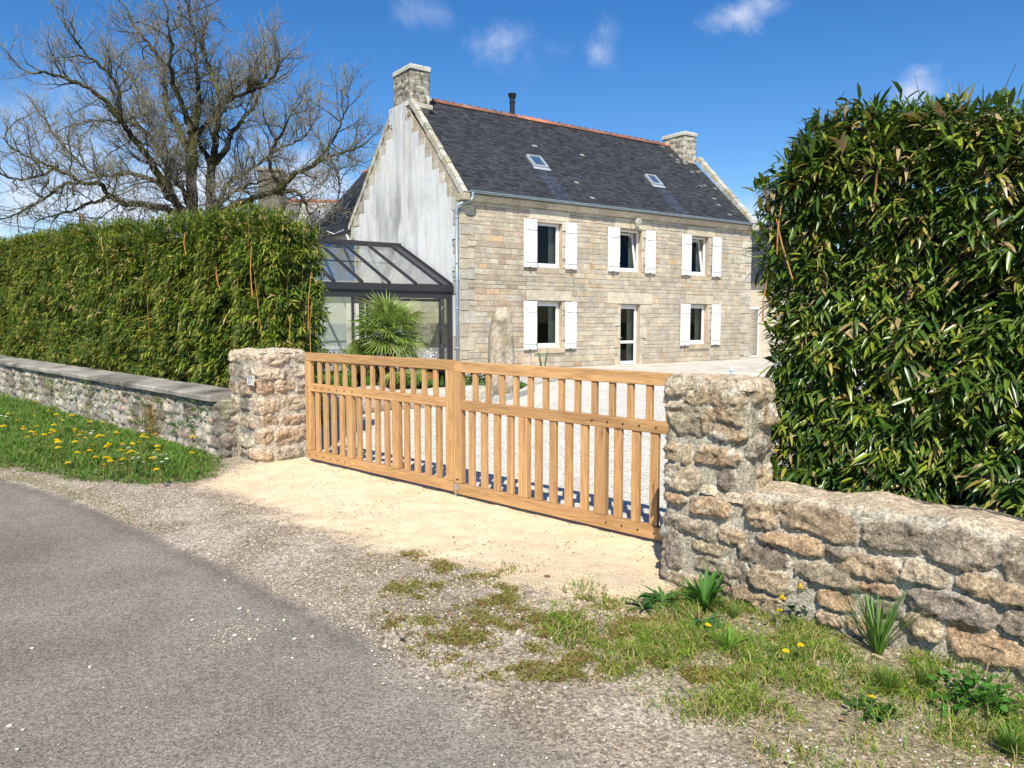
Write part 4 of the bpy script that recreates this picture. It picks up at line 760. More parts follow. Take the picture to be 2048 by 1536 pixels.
# ================================================================ HOUSE (frame H: u along the street front, v into the house)
HT=empty('stone_house',tuple(H0),hA); tag(HT,'two-storey granite farmhouse with white shutters, slate roof and rendered left gable','house')
HL,HD=13.85,7.85; ZE=5.24; RV=3.75; RZ=9.22
ups=[(2.95,3.98,3.36,4.86),(6.60,7.66,3.36,4.84),(10.27,11.25,3.36,4.82)]; los=[(2.95,3.99,.74,2.25),(10.26,11.27,.74,2.25)]; door=(6.66,7.62,.02,2.2)
opens=ups+los+[door]
# backing wall with the openings cut out, reveals included
us=sorted({0,HL}|{o[0] for o in opens}|{o[1] for o in opens}); zs=sorted({-.1,ZE}|{o[2] for o in opens}|{o[3] for o in opens})
mb=MB(); inside=lambda u,z:any(o[0]<u<o[1] and o[2]<z<o[3] for o in opens)
TH=.45
MC=(.29,.26,.21)
for a,b in zip(us[:-1],us[1:]):
    for c,d in zip(zs[:-1],zs[1:]):
        if inside((a+b)/2,(c+d)/2): continue
        mb.add([(a,0,c),(b,0,c),(b,0,d),(a,0,d)],[(0,1,2,3)],MC); mb.add([(a,TH,c),(b,TH,c),(b,TH,d),(a,TH,d)],[(3,2,1,0)],MC)
for a,b,c,d in opens:
    cc=(.50,.40,.29); mb.add([(a,0,c),(a,TH,c),(a,TH,d),(a,0,d)],[(0,1,2,3)],cc); mb.add([(b,0,c),(b,0,d),(b,TH,d),(b,TH,c)],[(0,1,2,3)],cc)
    mb.add([(a,0,d),(a,TH,d),(b,TH,d),(b,0,d)],[(0,1,2,3)],cc); mb.add([(a,0,c),(b,0,c),(b,TH,c),(a,TH,c)],[(0,1,2,3)],cc)
# right side and back walls
mb.add([(HL,0,-.1),(HL,HD,-.1),(HL,HD,ZE),(HL,RV,RZ-.05),(HL,0,ZE)],[(0,1,2,3,4)],MC); mb.add([(0,HD,-.1),(0,HD,ZE),(HL,HD,ZE),(HL,HD,-.1)],[(0,1,2,3)],MC)
# the stones: dressed granite laid in courses round the openings
r=random.Random(5)
PALH=[(.51,.46,.365),(.49,.445,.37),(.53,.47,.36),(.47,.43,.36),(.52,.43,.32),(.55,.50,.40),(.45,.40,.33),(.52,.45,.34),(.50,.465,.395),(.47,.405,.32)]
def stone(u0,u1,z0,z1,col,pr=None,g=.006):
    pr=r.uniform(.006,.016) if pr is None else pr; j=lambda:r.uniform(-.006,.006); a,b,c,d=u0+g+j(),u1-g+j(),z0+g+j(),z1-g+j()
    if b-a<.03: return
    k=.012; v=-pr; V=[(a,0,c),(b,0,c),(b,0,d),(a,0,d),(a+k,v+j()*.4,c+k),(b-k,v+j()*.4,c+k),(b-k,v+j()*.4,d-k),(a+k,v+j()*.4,d-k)]
    mb.add(V,[(0,1,5,4),(1,2,6,5),(2,3,7,6),(3,0,4,7),(4,5,6,7)],col)
block=[]
def big(u0,u1,z0,z1,col): stone(u0,u1,z0,z1,col,.024,.006); block.append((u0,u1,z0,z1))
LT=(.58,.52,.40)
for a,b,c,d in ((2.52,4.42,2.27,2.62),(6.02,8.22,2.22,2.63),(10.0,11.55,2.27,2.60),(2.62,4.3,4.88,5.22),(6.3,8.1,4.86,5.22),(10.0,11.6,4.84,5.20)): big(a,b,c,d,np.array(LT)*r.uniform(.92,1.05))
for a,b,c,d in ups+los: big(a-.12,b+.15,c-.20,c-.005,(.50,.42,.30))
for a,b,c,d in opens:
    z=c; s=0
    while z<d-.1:
        h=min(r.uniform(.28,.5),d-z); 
        if d-z-h<.12: h=d-z
        wl,wr=(.16,.30) if s else (.30,.16); wl*=r.uniform(.8,1.1); wr*=r.uniform(.8,1.1)
        big(a-wl,a,z,z+h,np.array(r.choice(PALH))*1.04); big(b,b+wr,z,z+h,np.array(r.choice(PALH))*1.04); z+=h; s^=1
z=-.1;s=0
while z<ZE-.05:
    h=min(r.uniform(.26,.42),ZE-z); 
    if ZE-z-h<.1:h=ZE-z
    w1=.55 if s else .3; big(0,w1,z,z+h,np.array(r.choice(PALH))*.98); big(HL-(.3 if s else .55),HL,z,z+h,np.array(r.choice(PALH))*1.1); z+=h; s^=1
z=-.1
while z<ZE-.02:
    h=r.uniform(.12,.215); h=min(h,ZE-z)
    if ZE-z-h<.09: h=ZE-z
    ivs=[(0,HL)]
    for b in block+[tuple(o) for o in opens]:
        if b[2]<z+h*.5<b[3]:
            nv=[]
            for a,c in ivs:
                if b[1]<=a or b[0]>=c: nv.append((a,c))
                else:
                    if b[0]>a: nv.append((a,b[0]))
                    if b[1]<c: nv.append((b[1],c))
            ivs=nv
    for a,c in ivs:
        u=a
        while u<c-1e-6:
            big_=1.35 if u<6 else 1.0
            w=r.uniform(.13,.40)*big_; 
            if c-u-w<.12: w=c-u
            base=np.array(r.choice(PALH))*r.uniform(.90,1.07)*np.array([1.0,.98,.955])
            if u<2.4 and r.random()<.35: base=base*np.array([.88,.82,.80])
            if r.random()<.02: base=np.array([.50,.36,.23])*r.uniform(.9,1.15)
            if h>.19 and r.random()<.22 and w<.35: stone(u,u+w,z,z+h/2,base); stone(u,u+w,z+h/2,z+h,np.array(r.choice(PALH)))
            else: stone(u,u+w,z,z+h,base)
            u+=w
    z+=h
mb.build('street_wall',m_ashlar,HT)
# gable wall on the left: stone face, stepped render, raking copings
gb=MB(); gp=lambda v:ZE+ (RZ-ZE+.42)*(v/RV) if v<RV else ZE+(RZ-ZE+.42)*((HD-v)/(HD-RV))
gb.add([(0,0,-.1),(0,HD,-.1),(0,HD,5.45),(0,RV,RZ-.02),(0,0,5.60)],[(4,3,2,1,0)],(.42,.36,.28))
r=random.Random(9)
sl=(RZ-ZE)/RV; 
def gst(v0,v1,z0,z1,col,pr=.03):
    g=.006; gb.add([(0,v0+g,z0+g),(0,v1-g,z0+g),(0,v1-g,z1-g),(0,v0+g,z1-g),(-pr,v0+.015,z0+.015),(-pr,v1-.015,z0+.015),(-pr,v1-.015,z1-.015),(-pr,v0+.015,z1-.015)],[(4,5,1,0),(5,6,2,1),(6,7,3,2),(7,4,0,3),(7,6,5,4)],col)
lich=[(.50,.48,.41),(.54,.51,.44),(.48,.465,.40),(.50,.43,.35),(.52,.49,.40)]
# render outline, stepped along both slopes
steps=7; R1=[];z=4.9; 
vs_=[.42,.42]; outl=[(.30,-.1)]
z=-.1
while z<4.6: 
    w=r.choice((.16,.30)); outl+= [(w,z),(w,z+.42)]; z+=.42
hh=(RZ-.55-z)/8
for i in range(8):
    v=(z-ZE)/sl+.50 if z>ZE-.4 else .45; v=max(v,.42); outl+=[(v,z),(v,z+hh)]; z+=hh
outl+=[(3.05,z),(3.05,8.86),(4.3,8.86)]
sr=(RZ-ZE)/(HD-RV); z=8.3; right=[(4.5,8.86),(4.5,8.3)]
for i in range(8):
    v=HD-(z-ZE)/sr-.42; v=min(v,HD-.35); right+=[(v,z),(v,z-.45)]; z-=.45
right+=[(HD-.35,z),(HD-.35,-.1)]
poly=outl+right; k=len(poly)
bmr=bmesh.new(); fv=[bmr.verts.new((-.045,v,z_)) for v,z_ in poly]
from mathutils.geometry import tessellate_polygon
tris=tessellate_polygon([[Vector((v,z_,0)) for v,z_ in poly]])
# subdivided render sheet carrying its stains as a colour attribute
mer=bpy.data.meshes.new('tmp'); bmr.free()
res=.05; vg=np.arange(.1,HD-.2,res); zg=np.arange(-.1,8.92,res); VV,ZZ=np.meshgrid(vg,zg,indexing='ij')
sdp=sd_poly(poly,VV,ZZ); keep=sdp>-.02
streak=fn(P3(VV*5.2+fn(P3(VV,ZZ*2),199,3)*.8,ZZ*.30,1),201,5,.6); fine_=fn(P3(VV*19,ZZ*1.1,3),203,5,.6); blot=fn(P3(VV*.9,ZZ*.7,5),205,4)
dark=sst(.47,.70,streak)*.45+sst(.45,.7,fine_)*.28; patch=np.exp(-(((VV-4.0)/1.5)**2+((ZZ-5.1)/1.0)**2))*sst(.38,.62,fn(P3(VV*2.6,ZZ*.5,8),207,4))
drk=np.clip(dark*.75+patch*.85+.25*sst(.5,.7,blot),0,.95)
cc=mixc((.66,.665,.655),(.20,.205,.215),np.clip(drk*.82,0,.8)); cc=mixc(cc,(.60,.54,.42),sst(.55,.75,fn(P3(VV*4,ZZ*1.5,9),209,3))*.18)
V=P3(-.045+.006*(fn(P3(VV*2,ZZ*2),211,3)-.5),VV,ZZ).reshape(-1,3); F=grid_faces(*VV.shape); F=F[keep.ravel()[F].all(1)]; u_,inv=np.unique(F,return_inverse=True)
arrmesh('gable_render',V[u_],inv.reshape(F.shape)[:,::-1],m_render,HT,cols=cc.reshape(-1,3)[u_])
# dressed stones showing round the render
z=-.1
while z<5.1:
    gst(-.0,.5,z,min(z+.42,5.2),np.array(r.choice(lich))*r.uniform(.9,1.15),.032); z+=.42
for i in range(9):
    z0=5.2+i*.42; v0=(z0-ZE)/sl; gst(max(0,v0+.1),v0+.60,z0-.25,z0+.17,np.array(r.choice(lich))*r.uniform(.85,1.15),.034)
    z1=5.0+i*.43; v1=HD-(z1-ZE)/sr; 
    if z1<8.7: gst(v1-.60,min(HD,v1-.1),z1-.25,z1+.18,np.array(r.choice(lich))*r.uniform(.85,1.15),.034)
z=-.1
while z<5.0: gst(HD-.5,HD,z,z+.40,np.array(r.choice(lich)),.032); z+=.40
gb.build('gable_wall',m_ashlar,HT)
def rake(u0,u1,v0,z0,v1,z1,name):
    c=MB(); n=14; d=np.array([v1-v0,z1-z0]); Ln=np.linalg.norm(d); d/=Ln; nn=np.array([-d[1],d[0]]) if d[0]>0 else np.array([d[1],-d[0]])
    if nn[1]<0: nn=-nn
    for i in range(n):
        a=i/n*Ln+.006; b=(i+1)/n*Ln-.006; col=np.array(r.choice([(.47,.45,.38),(.42,.40,.32),(.52,.50,.44),(.43,.40,.28)]))*r.uniform(.85,1.2); off=r.uniform(-.012,.012)-.055; p=lambda s,h:(v0+d[0]*s+nn[0]*h,z0+d[1]*s+nn[1]*h)
        q=[p(a,-.08+off),p(b,-.08+off),p(b,.10+off),p(a,.10+off)]
        e=.018; q2=[p(a+e,.10+off+.02),p(b-e,.10+off+.02)]
        V=[(u0,*x) for x in q]+[(u1,*x) for x in q]+[(u0+e,*q2[0]),(u0+e,*q2[1]),(u1-e,*q2[0]),(u1-e,*q2[1])]
        c.add(V,[(0,1,2,3),(7,6,5,4),(0,4,5,1),(3,2,9,8),(7,10,11,6),(8,9,11,10),(3,8,10,7),(2,6,11,9)],col)
    return c.build(name,m_ashlar,HT)
rake(-.045,.12,-.30,5.42,2.98,8.86,'gable_coping'); rake(-.045,.12,HD+.25,5.20,4.3,8.78,'gable_coping')
rake(HL-.20,HL+.05,-.25,5.50,2.75,8.60,'gable_coping'); rake(HL-.30,HL+.07,HD+.2,5.3,4.4,8.75,'gable_coping')
# kneeler stones at the foot of the copings
k_=MB(); k_.box(-.05,.20,-.34,.16,5.20,5.42,(.42,.38,.27),bev=.03); k_.build('kneeler',m_ashlar,HT); k_=MB(); k_.box(HL-.32,HL+.06,-.32,.16,5.24,5.50,(.48,.44,.35),bev=.03); k_.build('kneeler',m_ashlar,HT)
# cornice
cb=MB(); u=0.33; 
while u<HL-.33:
    L_=min(r.uniform(.7,1.3),HL-.33-u); col=np.array((.50,.45,.35))*r.uniform(.85,1.1); a,b=u+.005,u+L_-.005
    pr=[(-.0,5.24),(-.05,5.25),(-.13,5.33),(-.17,5.40),(-.17,5.43),(0,5.43)]; V=[(a,*p) for p in pr]+[(b,*p) for p in pr]; n=6
    cb.add(V,[(i,i+1,i+1+n,i+n) for i in range(n-1)]+[(5,4,3,2,1,0),(6,7,8,9,10,11)],col); u+=L_
cb.build('cornice',m_ashlar,HT)
def slates(name,A,U,S,W,L_,sw,sh,mat,parent,colf,seed=0,lift=.012,holes=()):
    """A corner at the eave, U unit along, S unit up the slope, both in local coordinates"""
    A=np.array(A,float);U=np.array(U,float);S=np.array(S,float);N_=np.cross(U,S); N_=N_ if N_[2]>0 else -N_; g=np.random.default_rng(seed)
    V=[];F=[];C=[]; rows=int(L_/sh); cols=int(W/sw)+1
    for i in range(rows):
        s0=i*sh; s1=min(L_,s0+sh*1.06); x=-(i%2)*sw/2
        while x<W:
            w=sw*g.uniform(.85,1.15); a=max(0,x); b=min(W,x+w); x+=w
            if b-a<.02: continue
            if any(h[0]<(a+b)/2<h[1] and h[2]<(s0+s1)/2<h[3] for h in holes): continue
            l=lift*g.uniform(.6,1.7); l2=.002+g.uniform(-.001,.002); sl_=g.normal()*.0025; ds=g.normal()*.004
            P=[A+U*(a+.002)+S*(s0+ds)+N_*(l+sl_),A+U*(b-.002)+S*(s0+ds)+N_*(l-sl_),A+U*(b-.002)+S*s1+N_*l2,A+U*(a+.002)+S*s1+N_*l2]
            P+=[P[0]-N_*(l+.01),P[1]-N_*(l+.01)]
            q=len(V); V+=P; F+=[(q,q+1,q+2,q+3),(q+4,q+5,q+1,q)]; c=colf((a+b)/2,s0,g); C+=[c]*6
    q=len(V); V+=[A-N_*.012,A+U*W-N_*.012,A+U*W+S*L_-N_*.012,A+S*L_-N_*.012]; F.append((q,q+1,q+2,q+3)); C+=[(.03,.03,.03)]*4
    o=arrmesh(name,V,F,mat,parent,cols=C); return o
E0=np.array([.0,-.24,5.43]); top=np.array([0,RV,RZ-.03]); dS=top-np.array([0,E0[1],E0[2]]); LS=np.linalg.norm(dS); dS/=LS
def slc(u,s,g):
    base=np.array([.043,.045,.050])*g.uniform(.65,1.4); nn=fn(np.array([u*.8,s*.8,0.]),301,3); base=base*(.95+.15*nn)
    for a,b in ((3.75,4.38),(9.4,9.98)):      # clean slates where the skylights shed their rain
        if a<u+.12<b+.0 and s<2.3: base=base*np.array([1.05,1.2,1.5])*1.1
    if nn>.9: base=mixc(base,(.062,.060,.054),np.array(.5))
    if g.random()<.002: base=np.array([.34,.33,.30])
    if u>12.0 and g.random()<.03: base=np.array([.25,.25,.22])
    return base
slates('roof',(.12,E0[1],E0[2]),(1,0,0),dS,HL-.32,LS,.21,.105,m_slate,HT,slc,seed=1)
bS=np.array([0,RV-(HD+.2),RZ-.03-5.3]); bl=np.linalg.norm(bS)
slates('roof',(HL-.3,HD+.2,5.3),(-1,0,0),bS/bl,HL-.6,bl,.5,.3,m_slate,HT,slc,seed=2)
# ridge tiles
rb=MB(); u=.72
while u<12.95:
    n=7; L_=.34; col=np.array(r.choice([(.34,.14,.085),(.28,.12,.085),(.38,.19,.12),(.22,.12,.09)]))*r.uniform(.75,1.15)
    if 5.0<u<5.9: col=np.array([.62,.24,.13])
    V=[]
    for a,ex in ((u,.012),(u+L_+.03,-.004)):
        for j in range(n): t=math.pi*j/(n-1); V.append((a,RV-math.cos(t)*(.12+ex),RZ-.09+math.sin(t)*(.125+ex)))
    rb.add(V,[(j,j+1,j+1+n,j+n) for j in range(n-1)]+[tuple(range(n))[::-1]],col)
    rb.box(u-.02,u+.05,RV-.06,RV+.06,RZ+.03,RZ+.065,col*.9); u+=L_
rb.build('ridge_tiles',m_terra,HT)
# chimneys
def chim(name,u0,u1,v0,v1,z0,z1,seed,capz,tint):
    sts=auto_stones(-.1,2*(u1-u0+v1-v0)+.1,z0,z1,.23,.30,.28,.5,.022,(.02,.035),[(.36,.33,.25),(.42,.38,.30),(.28,.26,.2),(.45,.42,.33)],seed,rot=.01)
    fr=(H0,HU,HV)
    o=rect_shell(name,u0,u1,v0,v1,z0,lambda u:z1,.03,sts,m_stone,None,(.50,.47,.40),seed=seed,rad=.03,rough=.008,frame=fr,tint=tint,capr=.03); 
    o.parent=HT; o.matrix_parent_inverse=(Matrix.Translation(HT.location)@Matrix.Rotation(hA,4,'Z')).inverted()
    c=rect_shell('chimney_cap',u0-.05,u1+.05,v0-.05,v1+.05,z1-.02,lambda u:z1+.14,.03,[],m_stone,None,(.50,.49,.44),seed=seed+1,rad=.04,rough=.03,frame=fr,capr=.06,capcol=(.50,.49,.45))
    c.parent=o; c.matrix_parent_inverse=Matrix.Identity(4)
    return o
dk=lambda B,c,t:mixc(c,(.12,.11,.09),sst(.40,.6,fn(B*7,401,4))*.75)
chim('chimney',.02,.72,3.02,4.22,8.3,9.88,51,10.0,dk)
chim('chimney',12.95,13.68,2.85,4.1,7.9,9.50,53,9.6,lambda B,c,t:mixc(c,(.22,.2,.15),sst(.45,.65,fn(B*6,403,4))*.5))
cs=MB(); cs.box(.0,.80,2.92,3.02,8.62,8.78,(.50,.46,.37),bev=.02); cs.box(.72,.80,3.02,4.2,8.95,9.05,(.45,.42,.33)); cs.build('chimney_shoulder',m_ashlar,HT)
fp=MB(); fp.tube([(4.77,3.95,8.8),(4.77,3.95,9.98)],.095,16); fp.tube([(4.77,3.95,9.72),(4.77,3.95,9.76)],.115,16); fp.tube([(4.77,3.95,9.90),(4.77,3.95,10.02),(4.77,3.95,10.03)],[.12,.165,.165],16); fp.tube([(4.77,3.95,10.05),(4.77,3.95,10.06)],.15,16)
fp.build('flue_pipe',m_black,HT,smooth=False)
# gutter and downpipe
gm=MB(); n=9; V=[];
for u in (.18,HL-.02):
    for rr in (.062,.055):
        for j in range(n): t=math.pi*j/(n-1); V.append((u,-.27+math.cos(t)*rr,5.50-math.sin(t)*rr))
F=[(j,j+1,j+1+2*n,j+2*n) for j in range(n-1)]+[(j+n+1,j+n,j+3*n,j+1+3*n) for j in range(n-1)]+[(0,n,3*n,2*n)[::-1],(n-1,2*n-1,4*n-1,3*n-1)]+[tuple(range(n)),tuple(range(2*n,3*n))]
gm.add(V,F); gm.tube([(.18,-.335,5.505),(HL-.02,-.335,5.505)],.011,8)
gm.build('gutter',m_zinc,HT)
dp=MB()
def bez(P,n=20):
    P=[np.array(p,float) for p in P]; return cat(P,n)
def cat(P,n):
    out=[]; Q=[2*P[0]-P[1]]+list(P)+[2*P[-1]-P[-2]]
    for i in range(1,len(Q)-2):
        for t in np.linspace(0,1,n,endpoint=False): out.append(.5*((2*Q[i])+(-Q[i-1]+Q[i+1])*t+(2*Q[i-1]-5*Q[i]+4*Q[i+1]-Q[i+2])*t*t+(-Q[i-1]+3*Q[i]-3*Q[i+1]+Q[i+2])*t**3))
    out.append(P[-1]); return out
dp.tube(bez([(.30,-.27,5.46),(.30,-.27,5.30),(.20,-.25,5.20),(-.02,-.14,5.12),(-.12,-.07,5.0),(-.13,-.05,4.8)],5),.048,12); dp.tube([(-.13,-.05,4.8),(-.13,-.05,-.05)],.046,12)
for z in (4.7,3.35,2.0,.8): dp.tube([(-.13,-.05,z-.03),(-.13,-.05,z+.03)],.052,12); dp.tube([(-.13,-.05,z),(-.02,.03,z)],.01,6)
dp.build('downpipe',m_zinc,HT,smooth=True)
for z in (4.05,3.1): 
    hk=MB(); hk.tube(bez([(-.05,.28,z+.04),(-.12,.25,z),(-.14,.15,z+.02),(-.12,.08,z)],4),.012,6); hk.build('pipe_bracket',m_iron,HT)
# windows
def frame_box(mb,u0,u1,z0,z1,v0,v1,t,b=None):
    b=b or t
    mb.box(u0,u0+t,v0,v1,z0,z1,bev=.004); mb.box(u1-t,u1,v0,v1,z0,z1,bev=.004); mb.box(u0+t,u1-t,v0+.001,v1-.001,z0,z0+b,bev=.004); mb.box(u0+t,u1-t,v0+.001,v1-.001,z1-t,z1,bev=.004)
def window(o,kind):
    u0,u1,z0,z1=o; t=empty('window',(0,0,0)); t.parent=HT
    m_=MB(); frame_box(m_,u0+.005,u1-.005,z0+.005,z1-.005,.17,.23,.065); m_.box(u0+.0,u1-.0,.13,.169,z0+.001,z0+.035); fr=m_.build('frame',m_whiteframe,t)
    a,b,c,d=u0+.055,u1-.055,z0+.06,z1-.06
    s_=MB(); frame_box(s_,0,b-a,0,d-c,-.035,.02,.075,.085); sa=s_.build('sash',m_whiteframe,t); g_=MB(); g_.add([(.07,0,.08),(b-a-.07,0,.08),(b-a-.07,0,d-c-.07),(.07,0,d-c-.07)],[(0,1,2,3)]); gp_=g_.build('pane',m_glass,sa)
    sa.location=(a,.19,c)
    if kind=='tilt': sa.location=(a,.235,c); sa.rotation_euler=(R(-9),0,0)
    cu_=MB(); 
    for k in range(14):
        x0=u0+(u1-u0)*(.76+.24*k/14); x1=u0+(u1-u0)*(.76+.24*(k+1)/14); y0=.42+.03*(k%2); y1=.42+.03*((k+1)%2); cu_.add([(x0,y0,z0+.02),(x1,y1,z0+.02),(x1,y1,z1),(x0,y0,z1)],[(0,1,2,3)])
    cu_.build('curtain',m_curtain,t)
    return t
for i,o in enumerate(ups): window(o,'tilt' if i else 'closed')
for o in los: window(o,'closed')
# french door
u0,u1,z0,z1=door; t=empty('french_door'); t.parent=HT
m_=MB(); frame_box(m_,u0+.005,u1-.005,z0,z1-.005,.17,.23,.06); m_.build('frame',m_whiteframe,t)
s_=MB(); a,b,c,d=u0+.055,u1-.055,z0+.05,z1-.06; frame_box(s_,a,b,c,d,.15,.20,.085,.12); s_.box(a+.085,b-.085,.152,.198,z0+.80,z0+.90,bev=.004); leafd=s_.build('door_leaf',m_whiteframe,t)
for q0,q1 in ((c+.12,z0+.80),(z0+.90,d-.085)):
    g_=MB(); g_.add([(a+.085,.175,q0),(b-.085,.175,q0),(b-.085,.175,q1),(a+.085,.175,q1)],[(0,1,2,3)]); g_.build('pane',m_glass,leafd)
h_=MB(); h_.box(a+.03,a+.05,.10,.15,z0+1.0,z0+1.02); h_.box(a+.03,a+.14,.095,.107,z0+1.0,z0+1.02); h_.build('handle',m_zinc,leafd)
cu_=MB()
for k in range(14):
    x0=u0+(u1-u0)*(.74+.26*k/14); x1=u0+(u1-u0)*(.74+.26*(k+1)/14); y0=.42+.03*(k%2); y1=.42+.03*((k+1)%2); cu_.add([(x0,y0,z0+.02),(x1,y1,z0+.02),(x1,y1,z1),(x0,y0,z1)],[(0,1,2,3)])
cu_.build('curtain',m_curtain,t)
# dark rooms behind the openings
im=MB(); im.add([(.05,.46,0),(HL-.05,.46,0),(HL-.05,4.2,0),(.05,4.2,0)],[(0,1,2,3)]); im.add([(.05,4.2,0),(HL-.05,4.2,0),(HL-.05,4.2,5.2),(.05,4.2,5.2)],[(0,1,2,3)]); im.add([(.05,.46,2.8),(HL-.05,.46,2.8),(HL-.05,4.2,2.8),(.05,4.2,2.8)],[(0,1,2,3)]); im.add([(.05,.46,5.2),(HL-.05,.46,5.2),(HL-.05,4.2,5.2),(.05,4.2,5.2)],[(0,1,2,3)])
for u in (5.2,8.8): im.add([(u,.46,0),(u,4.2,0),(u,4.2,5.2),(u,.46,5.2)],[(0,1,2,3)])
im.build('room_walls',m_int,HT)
# shutters
def shutter(u0,u1,z0,z1,hinge):
    t=empty('shutter',(u0,-.035,z0)); t.parent=HT; W=u1-u0; Hh=z1-z0; b=MB(); n=4
    for i in range(n): b.box(i*W/n+.0012,(i+1)*W/n-.0012,-.062,-.03,0,Hh,bev=.002)
    b.build('boards',m_white,t)
    br=MB(); br.box(.02,W-.02,-.085,-.0625,.17,.26,bev=.004); br.box(.02,W-.02,-.085,-.0625,Hh-.34,Hh-.25,bev=.004)
    # diagonal runs from the upper free end down to the lower hinge end
    x0,x1=(.09,W-.07) if hinge=='r' else (W-.09,.07); zA,zB=Hh-.35,.27; d=np.array([x1-x0,zB-zA]); d/=np.linalg.norm(d); nn=np.array([-d[1],d[0]])*.042
    q=[(x0+nn[0],zA+nn[1]),(x0-nn[0],zA-nn[1]),(x1-nn[0],zB-nn[1]),(x1+nn[0],zB+nn[1])]; q=[(x,min(max(z_,.2605),Hh-.3405)) for x,z_ in q]
    V=[(x,-.082,z_) for x,z_ in q]+[(x,-.0625,z_) for x,z_ in q]; br.add(V,[(0,1,2,3),(4,7,6,5),(0,4,5,1),(1,5,6,2),(2,6,7,3),(3,7,4,0)]); br.build('batten',m_white,t)
    xx=W+.02 if hinge=='r' else -.02
    for z in (.28,Hh-.30):
        h=MB(); h.tube([(xx,-.05,z-.03),(xx,-.05,z+.03)],.012,6); h.tube([(xx,-.05,z),(xx+(.05 if hinge=='r' else -.05),.03,z)],.009,6); h.build('hinge',m_black,t)
    c=MB(); cx=W*.45; c.box(cx-.015,cx+.015,-.10,-.03,-.035,.015); c.build('shutter_catch',m_black,t)
    return t
for a,b,c,d,h in ((2.35,2.87,3.34,4.87,'r'),(4.06,4.55,3.34,4.87,'l'),(5.96,6.49,3.34,4.86,'r'),(7.77,8.27,3.34,4.86,'l'),(9.68,10.19,3.34,4.85,'r'),(11.40,11.90,3.34,4.85,'l'),(2.35,2.87,.70,2.26,'r'),(4.06,4.55,.70,2.26,'l'),(9.67,10.18,.70,2.26,'r'),(11.42,11.93,.70,2.26,'l')): shutter(a,b,c,d,h)
# skylights
for a,b,s0,s1 in ((3.75,4.36,2.05,2.70),(9.40,9.96,2.0,2.62)):
    t=empty('skylight'); t.parent=HT; Nn_=np.cross([1,0,0],dS); A0=np.array([0,E0[1],E0[2]])
    Mx=Matrix(((1,0,0,0),(0,dS[1],Nn_[1],0),(0,dS[2],Nn_[2],0),(0,0,0,1))); Mx=Matrix.Translation(A0)@Mx
    f_=MB()
    for bx in ((a,a+.06,s0,s1),(b-.06,b,s0,s1),(a+.06,b-.06,s0,s0+.06),(a+.06,b-.06,s1-.06,s1)): f_.box(bx[0],bx[1],bx[2],bx[3],.0,.085,M=Mx)
    f_.box(a-.06,b+.06,s0-.14,s0-.001,.02,.03,M=Mx)
    f_.build('frame',M('skylight_frame',(.50,.54,.58),rough=.35,metal=.3),t)
    p=MB(); p.box(a+.055,b-.055,s0+.055,s1-.055,.045,.055,M=Mx); p.build('pane',M('skylight_glass',(.05,.09,.16),rough=.04,spec=1.0,coat=1),t)
# wall lamp over the middle window
t=empty('wall_lamp'); t.parent=HT
l_=MB(); l_.tube([(7.23,-.02,5.14),(7.23,-.16,5.12)],.022,8,(.5,.5,.48)); l_.tube([(7.23,-.14,5.12),(7.24,-.18,5.11),(7.25,-.26,5.09)],[.05,.12,.14],20,(.62,.62,.60)); l_.build('shade',M('lamp_grey',(.55,.55,.53),rough=.4),t)
l_=MB(); l_.tube([(7.252,-.255,5.088),(7.254,-.275,5.085)],[.10,.08],16); l_.build('lens',M('lamp_lens',(.45,.44,.36),rough=.1,spec=.8),t)
l_=MB(); l_.tube(bez([(7.20,-.02,5.2),(7.05,-.04,5.1),(7.07,-.03,4.95),(7.12,-.03,4.88)],5),.006,5); l_.build('cable',m_black,t)
# ================================================================ REAR WING, RIGHT ANNEXE, CONSERVATORY
wg=empty('rear_wing',tuple(hw(0,HD)),hA); tag(wg,'cream rendered rear wing with steep slate roof behind the left gable','building')
wb=MB(); cr=(.55,.52,.45); wb.add([(0,0,-.1),(0,5,-.1),(0,5,5.1),(0,0,5.1)],[(3,2,1,0)],cr); wb.add([(0,5,-.1),(5.8,5,-.1),(5.8,5,5.1),(2.9,5,8.3),(0,5,5.1)],[(0,1,2,3,4)],cr); wb.build('wall',m_render,wg)
d1=np.array([2.9+.12,0,8.38-5.02]); l1=np.linalg.norm(d1); fc=lambda u,s,g:np.array([.045,.048,.058])*g.uniform(.85,1.2)
slates('roof',(-.12,5.1,5.02),(0,-1,0),d1/l1,5.1,l1,.26,.16,m_slate,wg,fc,seed=4,lift=.02)
d2=np.array([-2.9,0,8.38-5.1]); l2=np.linalg.norm(d2); slates('roof',(5.8,0,5.1),(0,1,0),d2/l2,5.1,l2,.5,.4,m_slate,wg,fc,seed=5)
rb=MB(); rb.tube([(2.9,0,8.36),(2.9,5.12,8.36)],.10,8,(.50,.22,.12)); rb.build('ridge_tiles',m_terra,wg)
gm=MB(); gm.tube([(-.18,.1,5.0),(-.18,5.15,5.0)],.055,8,(.04,.04,.045)); gm.build('gutter',m_dark,wg)
gm=MB(); gm.tube([(-.17,.2,5.0),(-.10,.12,4.8),(-.08,.1,3.0)],.045,8); gm.tube([(-.2,.3,5.12),(-.16,1.3,5.05),(-.25,1.8,5.2)],.02,6); gm.build('downpipe',m_white,wg)
an=empty('annexe',tuple(hw(HL,1.2)),hA); tag(an,'low cream annexe with slate roof between the house and the right hedge','building')
